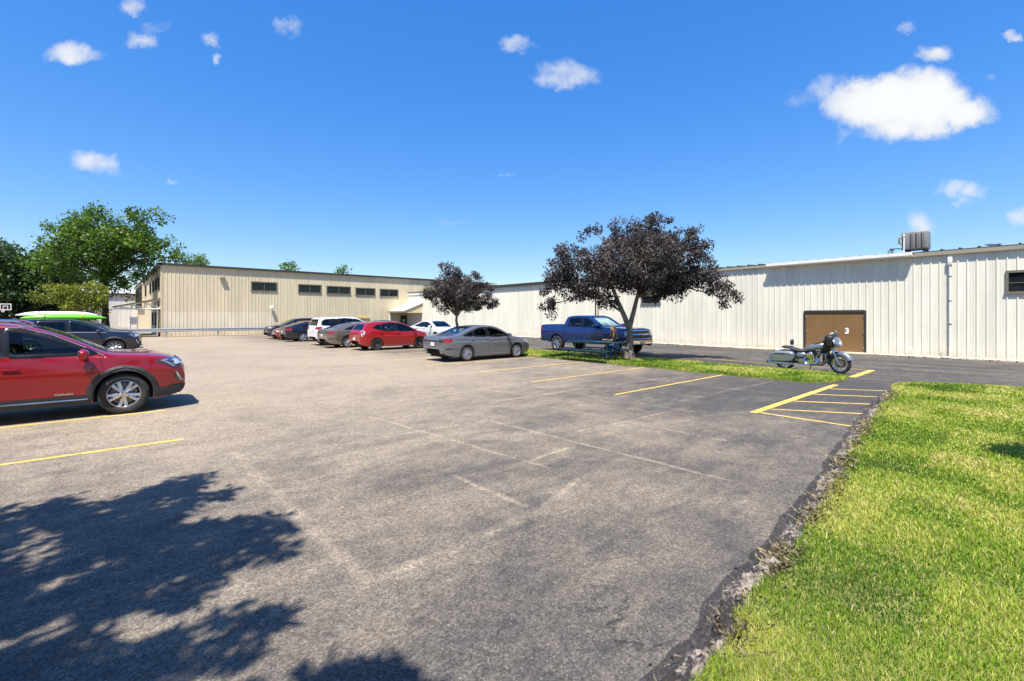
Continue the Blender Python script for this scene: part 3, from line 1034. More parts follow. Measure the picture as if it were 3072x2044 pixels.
def vent(loc, h, r_, label):
    o = G().tube([(0, 0, 0), (0, 0, h)], r_, 12).build('roof_vent', M_metal, None, loc)
    tag(o, label, 'vent', 'metal vents on the warehouse roof')
    G().lathe([(0, h + .09), (r_ * 1.7, h + .05), (r_ * 1.75, h + .01), (r_ * 1.1, h + .01)], 16, 'z').build('vent_cap', M_metal, o)
    return o


vent((XR + .35, 5.1, 4.93), .28, .06, 'thin metal vent pipe beside the rooftop air conditioner')
vent((XR + 1.2, 1.65, 4.96), .16, .16, 'wide low metal vent cap on the roof right of the cooler')
vent((XR + 9, 38.0, 5.4), .35, .12, 'distant metal vent on the warehouse roof left of the purple trees')

# ------------------------------------------------------------------ beige two-storey building
YB = 53.7
XB = 3.88
BB = empty('beige_building')
tag(BB, 'beige two-storey steel building with a dark roof edge and strip windows', 'building')
NB = 96


def xi(x): return int(round((x - XB) / PW))
def x_of(i): return XB + i * PW


wins = [(11.15, 13.75, 4.55, 5.5), (15.72, 18.29, 4.51, 5.44), (18.97, 21.54, 4.49, 5.39), (22.21, 24.7, 4.43, 5.32), (25.08, 27.53, 4.38, 5.3)]
ops = [(xi(a), xi(b_), c, d) for a, b_, c, d in wins]
dxa, dxb = xi(28.05), xi(28.98)
ops.append((dxa, dxb, 0.0, 2.08))
wall_panels(BB, (XB, YB), 'x', NB, 6.62, M_beige, ops)
G().box(XB + .1, XB + 40, YB + .08, YB + .2, 0, 6.6).build('wall_core', M_core, BB, ang=0)
for (a, b_, c, d) in ops[:5]:
    window_x(BB, x_of(a), x_of(b_), c, d, YB - .01, M_olive, bars=((x_of(a) + x_of(b_)) / 2,) if b_ - a > 7 else ())
G().box(XB - .12, XB - .0, YB - .045, YB + .1, 0.0, 6.62).build('corner_trim', mat('beige trim', (0.57, 0.47, 0.27), 0.5, var=.06), BB, ang=0)
xx = [XB - .25, 8.5, 13.2, 17.9, 22.6, 27.3, 33.5]
for a, b_ in zip(xx[:-1], xx[1:]):
    G().box(a + .003, b_ - .003, YB - .20, YB + .25, 6.66, 6.86).build('fascia', M_darktrim, BB, ang=0)
G().box(XB - .25, XB + 40, YB - .14, YB + .2, 6.60, 6.655).build('eave_trim', mat('beige trim', (0.57, 0.47, 0.27), 0.5), BB, ang=0)
G().add([(XB - .2, YB, 6.85), (XB + 40, YB, 6.85), (XB + 40, YB + 48, 7.4), (XB - .2, YB + 48, 7.1)], [(0, 1, 2, 3)]).build('roof', M_roof, BB, ang=0)
# west end: flat panels with narrow windows
ew = G().box(XB, XB + .1, YB + .1, YB + 50, 0.0, 6.8).build('end_wall', M_stucco, BB, ang=0)
for a, b_ in ((YB - .2, YB + 15), (YB + 15.003, YB + 32), (YB + 32.003, YB + 50)):
    G().box(XB - .32, XB - .01, a, b_, 6.62, 6.87).build('fascia', M_darktrim, BB, ang=0)
for y0 in (56.1, 59.4, 63.2, 67.5, 76.0):
    window_y(BB, y0, y0 + (2.0 if y0 < 62 else 2.2), 4.62, 5.8, XB - .01, M_darktrim, fw=.1)
for y0 in (60.5, 64.4):
    window_y(BB, y0, y0 + 1.5, 1.0, 2.35, XB - .01, M_darktrim, fw=.1)
G().box(XB - .03, XB + .02, 55.2, 58.2, 0.02, 3.5).build('entrance_recess', mat('brown cladding', (0.085, 0.052, 0.032), 0.7), BB, ang=0)
window_y(BB, 55.5, 56.7, .4, 2.4, XB - .05, M_whitetrim, fw=.1)
for y0 in (80, 84.5, 89, 93.5):
    window_y(BB, y0, y0 + 3.2, 3.2, 6.3, XB - .3, M_darktrim, fw=.2)
    G().box(XB - .28, XB - .02, y0 - .3, y0 + 3.5, 3.0, 6.5).build('bay', M_stucco, BB, ang=0)
bl = G().box(XB - .25, XB - .02, 66.2, 66.8, 6.0, 6.2).build('wall_lamp', M_taupe, BB, ang=0)
# wall lamps on the long side
lb = G().rbox((8.65, YB - .17, 5.74), (.46, .30, .26), .03).build('box_lamp', M_taupe, BB)
G().box(8.48, 8.82, YB - .30, YB - .06, 5.59, 5.608).build('lens', mat('lamp lens', (.55, .53, .45), .3), lb, ang=0)
rl = G().lathe([(0, .17), (.12, .15), (.17, .05), (.18, -.06), (.15, -.15), (0, -.17)], 20, 'z', (13.1, YB - .26, 2.85)).build('round_lamp', M_whitetrim, BB)
G().tube([(13.1, YB - .03, 2.9), (13.1, YB - .2, 2.9)], .04, 8).build('arm', M_whitetrim, rl)
# side entrance: brown door with a notice, below a lean-to canopy
dx0, dx1 = x_of(dxa), x_of(dxb)
dd = G().box(dx0 + .06, dx1 - .06, YB - .03, YB + .03, .05, 2.02).build('side_door', mat('dark brown door', (0.035, 0.017, 0.012), 0.45), BB, ang=0)
G().box(dx0 + .30, dx1 - .30, YB - .036, YB - .03, 1.38, 1.56).build('notice', M_whitepaint, dd, ang=0)
G().box(dx0 + .36, dx1 - .34, YB - .036, YB - .03, 1.05, 1.34).build('notice', mat('red white notice', (.6, .35, .33), .5, var=.3, vscale=12), dd, ang=0)
G().rbox((dx0 + .14, YB - .06, 1.0), (.04, .06, .12), .01).build('handle', M_metal, dd)
fr = G().box(dx0 - .02, dx0 + .06, YB - .05, YB + .05, .03, 2.1).box(dx1 - .06, dx1 + .02, YB - .05, YB + .05, .03, 2.1).box(dx0 + .06, dx1 - .06, YB - .05, YB + .05, 2.02, 2.1)
fr.build('door_frame', M_taupe, BB, ang=0)
CN = empty('entrance_canopy')
tag(CN, 'lean-to canopy with white metal roof over the brown side door', 'canopy')
rt = [(26.45, 2.52), (XR - .04, 3.52), (XR - .04, 3.60), (26.45, 2.60)]
G().prism(rt, 49.9, YB - .05, 'xz').build('canopy_roof', mat('white roof sheet', (.78, .76, .72), .4, var=.05), CN, ang=0)
sm = G().prism([(-.02, 0), (-.02, .035), (.02, .035), (.02, 0)], 0, 2.72, 'yz').mesh('roof_seam', MATS['white roof sheet'], ang=0)
for k in range(9):
    o = link_mesh('roof_seam', sm, CN, (26.46, 50.1 + k * .43, 2.602))
    o.rotation_euler = (0, -math.atan2(1.0, 2.51), 0)
G().prism([(26.45, 2.44), (XR - .05, 3.44), (XR - .05, 3.60), (26.45, 2.59)], 49.84, 49.895, 'xz').build('rake_trim', M_taupe, CN, ang=0)
G().box(26.40, 26.449, 49.84, YB - .05, 2.42, 2.61).build('eave_trim', M_taupe, CN, ang=0)
G().prism([(26.6, 2.44), (XR - .05, 2.44), (XR - .05, 3.42)], 49.93, 49.99, 'xz').build('gable_panel', M_beige, CN, ang=0)
G().box(26.5, XR - .05, 49.90, 50.02, 2.36, 2.436).build('beam', mat('yellow beige trim', (.62, .52, .30), .5), CN, ang=0)
G().box(26.44, 26.56, YB - .16, YB - .05, 0.0, 2.5).build('post', M_whitetrim, CN, ang=0)

# entrance truss canopy on the west end
TC = empty('truss_canopy')
tag(TC, 'white triangular truss canopy at the west end of the beige building', 'canopy')
def bar(pts, r_=.06): G().tube(pts, r_, 6).build('truss_bar', M_whitetrim, TC)
cy0, cy1 = YB + .9, YB + 3.5
for yy_ in (cy0, cy1):
    bar([(XB - .1, yy_, 2.62), (XB - 3.4, yy_, 2.62)], .055)
    bar([(XB - .1, yy_, 3.52), (XB - 3.4, yy_, 2.72)], .04)
    xs_ = [XB - .1, XB - 1.1, XB - 2.1, XB - 2.9]
    hs = [3.52, 3.28, 3.03, 2.84]
    for a, h in zip(xs_, hs): bar([(a, yy_, 2.62), (a, yy_, h)], .04)
    for k in range(3): bar([(xs_[k], yy_, 2.66), (xs_[k + 1], yy_, hs[k + 1] - .05)], .035)
G().prism([(XB - .05, 3.58), (XB - 3.5, 2.75), (XB - 3.5, 2.81), (XB - .05, 3.64)], cy0 - .2, cy1 + .2, 'xz').build('canopy_roof', M_darktrim, TC, ang=0)

# guard rail before the beige wall
GRL = empty('guard_rail')
tag(GRL, 'long galvanised guard rail before the beige wall', 'guard rail')
prof = [(0, .50), (-.06, .54), (-.06, .60), (0, .65), (0, .68), (-.06, .73), (-.06, .79), (0, .83), (.015, .83), (.015, .50)]
xr_ = [1.2, 5.1, 9.0, 12.9, 16.8, 20.7]
for a, b_ in zip(xr_[:-1], xr_[1:]):
    G().prism([(53.05 + p[0], p[1]) for p in prof], a, b_ - .004, 'yz').build('rail', M_metal, GRL, ang=30)
G().lathe([(0, 0), (.17, 0), (.17, .33), (0, .33)], 14, 'z', (1.2, 53.08, .5)).build('end_cap', M_metal, GRL)
for x in (1.7, 4.1, 8.2, 12.3, 16.4, 20.4):
    G().box(x - .07, x + .07, 53.07, 53.19, 0, .80).build('post', M_metal, GRL, ang=0)

# white building far behind
FW = empty('white_shed')
tag(FW, 'pale steel shed with grey roof far behind the big green tree', 'building')
for i in range(36):
    link_mesh('wall_panel', panel_mesh(0.02, 5.5, M_far), FW, (-3.5 + i * PW, 101, 0))
G().box(-3.5, 7.4, 101.1, 101.3, 0, 5.4).build('wall_core', M_core, FW, ang=0)
G().box(-3.7, 7.6, 100.7, 101.2, 5.5, 5.8).build('fascia', M_darktrim, FW, ang=0)
G().add([(-3.7, 100.7, 5.81), (7.6, 100.7, 5.81), (7.6, 118, 7.2), (-3.7, 118, 7.2)], [(0, 1, 2, 3)]).build('roof', mat('pale roof', (.55, .56, .58), .5), FW, ang=0)

tag(G().box(22.4, 23.9, YB - .12, YB - .05, 1.76, 1.86).build('yellow_bar', mat('yellow bar', (.75, .55, .06), .5), ang=0), 'yellow bar fixed on the beige wall above the white SUV', 'sign')

# ================================================================== vehicles
M_tyre = mat('tyre rubber', (0.020, 0.020, 0.020), 0.85, var=0.3, vscale=20, bump=0.3, bscale=90, dirt=(0.10, 0.085, 0.07), dirt_amt=0.5)
M_alloy = mat('alloy rim', (0.55, 0.55, 0.56), 0.25, metal=0.9, var=0.06)
M_alloydark = mat('dark rim pockets', (0.03, 0.03, 0.032), 0.45, metal=0.3)
M_steelrim = mat('black steel rim', (0.035, 0.035, 0.036), 0.55)
M_disc = mat('brake disc', (0.16, 0.15, 0.14), 0.45, metal=0.8)
M_clad = mat('black plastic cladding', (0.028, 0.029, 0.030), 0.62, var=0.15, vscale=30)
M_trim = mat('black gloss trim', (0.008, 0.008, 0.009), 0.25)
M_under = mat('underbody', (0.010, 0.010, 0.010), 0.9)
M_seat = mat('seat fabric', (0.12, 0.12, 0.125), 0.85, bump=0.3, bscale=200)
M_seatlight = mat('grey seat fabric', (0.32, 0.31, 0.29), 0.85, bump=0.3, bscale=200)
M_chrome = mat('chrome', (0.75, 0.76, 0.78), 0.08, metal=1.0, var=0.03)
M_headlamp = mat('headlamp glass', (0.60, 0.62, 0.64), 0.08, metal=0.25, coat=1.0, var=0.35, vscale=9)
M_lampdark = mat('dark lamp glass', (0.05, 0.05, 0.055), 0.08, coat=1.0, var=0.6, vscale=9)
M_tail = mat('tail lamp red', (0.33, 0.008, 0.010), 0.12, coat=1.0, var=0.3, vscale=9)
M_taildark = mat('tail lamp dark red', (0.06, 0.004, 0.006), 0.1, coat=1.0, var=0.3, vscale=9)
M_amber = mat('amber lens', (0.65, 0.22, 0.02), 0.15, coat=1.0)
M_plate = mat('licence plate', (0.62, 0.62, 0.60), 0.5, var=0.35, vscale=30)
M_wind = glass('clear car glass', (0.62, 0.72, 0.68))
M_tint = glass('tinted car glass', (0.16, 0.19, 0.20))
M_mid = glass('green car glass', (0.42, 0.52, 0.48))

_wheelcache = {}


def wheel_meshes(r_, wd, rim_r, style):
    key = (round(r_, 3), round(wd, 3), round(rim_r, 3), style)
    if key in _wheelcache: return _wheelcache[key]
    h = wd / 2
    b = G()
    b.lathe([(rim_r - .012, -h * .78), (rim_r + .01, -h * .92), (rim_r + (r_ - rim_r) * .5, -h * 1.04), (r_ - .03, -h * .96), (r_ - .006, -h * .80), (r_, -h * .5), (r_, h * .5),
             (r_ - .006, h * .80), (r_ - .03, h * .96), (rim_r + (r_ - rim_r) * .5, h * 1.04), (rim_r + .01, h * .92), (rim_r - .012, h * .78)], 40, 'y', closed=True)
    # tread blocks
    for k in range(44):
        a = 2 * math.pi * k / 44
        m_ = Matrix.Rotation(-a, 4, 'Y') @ Matrix.Translation((r_, 0, 0))
        for yy_ in (-h * .5, 0, h * .5):
            b.box(-.004, .006, yy_ - h * .19, yy_ + h * .19, -.015, .015, m_)
    tyre = b.mesh('tyre', M_tyre, 45)
    # rim, outer face at -y
    g_ = G()
    yo = -h * .72
    g_.lathe([(rim_r + .004, yo - .012), (rim_r - .012, yo - .016), (rim_r - .022, yo + .004), (rim_r - .03, h * .6), (rim_r - .002, h * .7)], 40, 'y')
    dark = G()
    if style == 'steel':
        g_.lathe([(rim_r - .02, yo + .03), (rim_r * .74, yo + .05), (rim_r * .60, yo + .0), (rim_r * .42, yo + .015), (rim_r * .30, yo + .03), (0, yo + .03)], 32, 'y')
        for k in range(10):
            a = 2 * math.pi * k / 10
            dark.lathe([(0, yo + .022), (.022, yo + .022), (.022, yo + .04)], 10, 'y', (rim_r * .67 * math.cos(a), .0, rim_r * .67 * math.sin(a)))
        rim = g_.mesh('rim', M_steelrim, 35)
    else:
        n = {'five_double': 5, 'six_double': 6, 'twist': 10, 'ten': 10, 'five': 5}[style]
        g_.lathe([(0, yo + .0), (rim_r * .17, yo + .002), (rim_r * .24, yo + .02), (rim_r * .25, yo + .06)], 24, 'y')
        for k in range(n):
            a0 = 2 * math.pi * (k + .25) / n
            offs = (-.17, .17) if 'double' in style else ((-.10, .10) if style == 'twist' else (0.0,))
            for of in offs:
                tw = .30 if style == 'twist' else (of * .25 if style != 'six_double' else of * .15)
                w0, w1 = (rim_r * .095, rim_r * .11) if 'double' in style else ((rim_r * .06, rim_r * .085) if style in ('twist', 'ten') else (rim_r * .17, rim_r * .24))
                pts = []
                for q in range(5):
                    s_ = q / 4
                    rr = rim_r * (.18 + s_ * .80)
                    aa = a0 + of * (1 if s_ > .2 else .6) + tw * s_
                    wdt = w0 + (w1 - w0) * s_
                    cx_, cz_ = rr * math.cos(aa), rr * math.sin(aa)
                    tx, tz = -math.sin(aa), math.cos(aa)
                    dish = yo + .012 * math.sin(math.pi * s_) - .004
                    pts.append(((cx_ - tx * wdt, cz_ - tz * wdt), (cx_ + tx * wdt, cz_ + tz * wdt), dish))
                vs, fs = [], []
                for (p, q_, dy) in pts:
                    vs += [(p[0], dy + .008, p[1]), (p[0] * .5 + q_[0] * .5, dy - .004, p[1] * .5 + q_[1] * .5), (q_[0], dy + .008, q_[1]), (q_[0], dy + .04, q_[1]), (p[0], dy + .04, p[1])]
                for q in range(4):
                    for e in range(5):
                        e2 = (e + 1) % 5
                        fs.append((q * 5 + e, q * 5 + e2, q * 5 + 5 + e2, q * 5 + 5 + e))
                g_.add(vs, fs)
        rim = g_.mesh('rim', M_alloy, 35)
        for k in range(5):
            a = 2 * math.pi * k / 5
            dark.lathe([(0, yo - .002), (.011, yo - .002), (.011, yo + .02)], 8, 'y', (rim_r * .33 * math.cos(a), .0, rim_r * .33 * math.sin(a)))
    dark.lathe([(0, h * .25), (rim_r * .95, h * .25), (rim_r * .96, h * .55)], 32, 'y')
    disc = G().lathe([(rim_r * .22, yo + .08), (rim_r * .78, yo + .08), (rim_r * .78, yo + .10)], 32, 'y').mesh('brake_disc', M_disc, 30)
    pocket = dark.mesh('rim_pocket', M_alloydark, 30)
    _wheelcache[key] = (tyre, rim, disc, pocket)
    return _wheelcache[key]


def add_wheel(root, x, y, r_, wd, rim_r, style, steer=0.0):
    tyre, rim, disc, pocket = wheel_meshes(r_, wd, rim_r, style)
    e = empty('wheel', (x, y, r_), 0, root)
    e.rotation_euler = (0, random.random() * 6.28, 0)
    if y > 0: e.rotation_euler = (0, random.random() * 6.28, math.pi)
    e.rotation_euler.z += steer
    for nm, me in (('tyre', tyre), ('rim', rim), ('brake_disc', disc), ('rim_pocket', pocket)):
        link_mesh(nm, me, e)
    return e


def chaikin(poly, it=2, cut=.2):
    for _ in range(it):
        q = []
        for i in range(len(poly)):
            a = poly[i]; b = poly[(i + 1) % len(poly)]
            q += [(a[0] * (1 - cut) + b[0] * cut, a[1] * (1 - cut) + b[1] * cut), (a[0] * cut + b[0] * (1 - cut), a[1] * cut + b[1] * (1 - cut))]
        poly = q
    return poly


def densify(poly, step, closed=True):
    out_ = []
    n = len(poly)
    for i in range(n if closed else n - 1):
        a = Vector(poly[i]); b = Vector(poly[(i + 1) % n])
        k = max(1, int(math.ceil((b - a).length / step)))
        for q in range(k):
            out_.append(tuple(a.lerp(b, q / k)))
    if not closed: out_.append(tuple(poly[-1]))
    return out_


class Shell:
    """lofted body of a vehicle; keeps a BVH so that panes, lamps, seams and trims can be laid on its skin"""
    def __init__(s, sp):
        s.sp = sp
        L = sp['L']; W = sp['W'] / 2
        top = pchip(sp['top']); bot = pchip(sp['bot']); belt = pchip(sp['belt'])
        crown = pchip(sp.get('crown', [(-L / 2, .08), (L / 2, .08)]))
        s.top, s.belt = top, belt
        R_ = sp['r'] + sp.get('arch', .055)
        xs = set(np.round(np.linspace(-L / 2, L / 2, int(L / .036)), 4))
        xs |= {round(p[0], 4) for p in sp['top']} | {round(p[0], 4) for p in sp['bot']}
        for e in (.004, .01, .02, .04): xs |= {round(L / 2 - e, 4), round(-L / 2 + e, 4)}
        for xc in (sp['xf'], sp['xr']):
            for k in range(25):
                xs.add(round(xc - R_ * math.cos(math.pi * k / 24), 4))
            xs |= {round(xc - R_ - .003, 4), round(xc + R_ + .003, 4)}
        xs = sorted(x for x in xs if -L / 2 <= x <= L / 2)
        xs = [x for i, x in enumerate(xs) if i == 0 or x - xs[i - 1] > .0015]
        fn, rn = sp.get('taper', ((.9, .22, 2.6), (.8, .16, 2.8)))
        tum = sp.get('tum', .33)
        p_ = sp.get('sq', 3.0)

        def width(x):
            wv = W
            a = (x - (L / 2 - fn[0])) / fn[0]
            if a > 0: wv *= 1 - fn[1] * a ** fn[2]
            a = (-x - (L / 2 - rn[0])) / rn[0]
            if a > 0: wv *= 1 - rn[1] * a ** rn[2]
            return wv

        def side(x, z):
            wv = width(x)
            zs = sp['sill']; zb = belt(x)
            t_ = (z - zs) / (zb - zs)
            if t_ <= 1:
                t_ = max(t_, -.3)
                y = wv * (1 - .055 * max(0, 1 - t_ / .55) ** 1.8 - .030 * max(0, (t_ - .62) / .38) ** 2)
                y += .012 * math.exp(-((t_ - .70) / .07) ** 2) - .010 * math.exp(-((t_ - .30) / .12) ** 2)
                return y
            return wv * .970 - .012 - (z - zb) * tum - (z - zb) ** 2 * .12
        s.side, s.width = side, width
        rings = []
        for x in xs:
            zt = top(x); zb = bot(x)
            for xc in (sp['xf'], sp['xr']):
                d = abs(x - xc)
                if d <= R_ + 1e-6: zb = max(zb, sp['r'] + math.sqrt(max(0, R_ * R_ - d * d)))
            zb = min(zb, zt - .04)
            cr = min(crown(x), (zt - zb) * .6)
            zr = zt - cr
            zm = min(belt(x), zb + (zr - zb) * .82)
            pts = [(max(.05, side(x, zb) - .24), zb + .015)]
            for k in range(10):
                z = zb + (zm - zb) * k / 9
                pts.append((side(x, z) - (.012 if k == 0 else 0), z))
            for k in range(1, 9):
                z = zm + (zr - zm) * k / 8
                pts.append((side(x, z), z))
            yr = pts[-1][0]
            for k in range(1, 11):
                ph = math.pi / 2 * k / 10
                pts.append((yr * max(0, math.cos(ph)) ** (2 / p_), zr + cr * math.sin(ph) ** (2 / p_)))
            rings.append(pts)
        s.xs = xs
        n = len(rings[0])
        vs, fs = [], []
        for x, pts in zip(xs, rings):
            vs += [(x, -y, z) for y, z in pts]
            vs += [(x, y, z) for y, z in reversed(pts[:-1])]
        m_ = 2 * n - 1
        for i in range(len(xs) - 1):
            for k in range(m_ - 1):
                fs.append((i * m_ + k, i * m_ + k + 1, (i + 1) * m_ + k + 1, (i + 1) * m_ + k))
        fs.append(tuple(range(m_)))
        fs.append(tuple(reversed(range((len(xs) - 1) * m_, len(xs) * m_))))
        s.v, s.f = vs, fs
        s.bvh = BVHTree.FromPolygons([Vector(p) for p in vs], fs)
        s.cuts = []

    def ray(s, plane, a, b):
        if plane == 'right': o, d = Vector((a, -4, b)), Vector((0, 1, 0))
        elif plane == 'left': o, d = Vector((a, 4, b)), Vector((0, -1, 0))
        elif plane == 'front': o, d = Vector((6, a, b)), Vector((-1, 0, 0))
        elif plane == 'rear': o, d = Vector((-6, a, b)), Vector((1, 0, 0))
        else: o, d = Vector((a, b, 5)), Vector((0, 0, -1))
        h = s.bvh.ray_cast(o, d)
        if h[0] is None or (plane in ('right', 'left') and h[0].y * d.y > 0):
            h = s.bvh.find_nearest(o + d * (3.1 if plane in ('right', 'left') else 3.5))
        n = h[1]
        if n.dot(d) > 0: n = -n
        return h[0], n

    def patch(s, plane, poly, off=.004, step=.06):
        bd = densify(poly, step)
        xs_ = [p[0] for p in bd]; ys_ = [p[1] for p in bd]
        pts = [Vector(p) for p in bd]
        gx = np.arange(min(xs_) + step / 2, max(xs_), step); gy = np.arange(min(ys_) + step / 2, max(ys_), step)
        for a in gx:
            for b in gy:
                if in_poly(a, b, bd) and min((a - p[0]) ** 2 + (b - p[1]) ** 2 for p in bd) > (step * .35) ** 2:
                    pts.append(Vector((a, b)))
        nb = len(bd)
        V, E_, F, *_ = delaunay_2d_cdt(pts, [(i, (i + 1) % nb) for i in range(nb)], [], 1, 1e-5)
        out_ = []
        for v_ in V:
            h, n = s.ray(plane, v_.x, v_.y)
            out_.append(tuple(h + n * off))
        return G().add(out_, [tuple(f) for f in F])

    def band(s, plane, poly, inner, outer, off=.006, closed=True, step=.04):
        """strip along an outline: inner/outer widths to either side"""
        pl = densify(poly, step, closed)
        n = len(pl)
        area = sum(pl[i][0] * pl[(i + 1) % n][1] - pl[(i + 1) % n][0] * pl[i][1] for i in range(n))
        sg = 1 if area > 0 else -1
        vs, fs = [], []
        for i in range(n):
            a = Vector(pl[i - 1] if (closed or i) else pl[i]); b = Vector(pl[(i + 1) % n] if (closed or i < n - 1) else pl[i])
            d = (b - a).normalized()
            nrm = Vector((d.y, -d.x)) * sg
            p = Vector(pl[i])
            for q, of in ((p - nrm * inner, off * .6), (p, off), (p + nrm * outer, off * .3)):
                h, nn = s.ray(plane, q.x, q.y)
                vs.append(tuple(h + nn * of))
        for i in range(n if closed else n - 1):
            j = (i + 1) % n
            fs += [(3 * i, 3 * j, 3 * j + 1, 3 * i + 1), (3 * i + 1, 3 * j + 1, 3 * j + 2, 3 * i + 2)]
        return G().add(vs, fs)

    def cut(s, plane, poly):
        s.cuts.append((plane, poly))

    def body_mesh(s, mt):
        keep = []
        for f in s.f:
            if len(f) > 4:
                keep.append(f); continue
            P_ = [Vector(s.v[i]) for i in f]
            c = sum(P_, Vector()) / len(P_)
            nrm = (P_[2] - P_[0]).cross(P_[3 if len(P_) > 3 else 1] - P_[1])
            if nrm.length > 0: nrm.normalize()
            rm = False
            for plane, poly in s.cuts:
                if plane == 'side':
                    if abs(nrm.y) > .45 and in_poly(c.x, c.z, poly): rm = True
                elif plane == 'top':
                    if abs(nrm.z) > .25 and c.z > s.belt(c.x) - .06 and in_poly(c.x, c.y, poly): rm = True
                elif plane == 'rear':
                    if c.x < 0 and abs(nrm.x) > .2 and abs(nrm.y) < .75 and in_poly(c.y, c.z, poly): rm = True
                if rm: break
            if not rm: keep.append(f)
        g_ = G()
        g_.v = s.v; g_.f = keep
        me = bpy.data.meshes.new('body')
        me.from_pydata(g_.v, [], g_.f)
        bm = bmesh.new(); bm.from_mesh(me)
        bmesh.ops.remove_doubles(bm, verts=bm.verts, dist=.0004)
        bmesh.ops.delete(bm, geom=[v_ for v_ in bm.verts if not v_.link_faces], context='VERTS')
        bmesh.ops.recalc_face_normals(bm, faces=bm.faces)
        bm.to_mesh(me); bm.free()
        me.polygons.foreach_set('use_smooth', [True] * len(me.polygons))
        me.set_sharp_from_angle(angle=R(32))
        me.materials.append(mt)
        return me


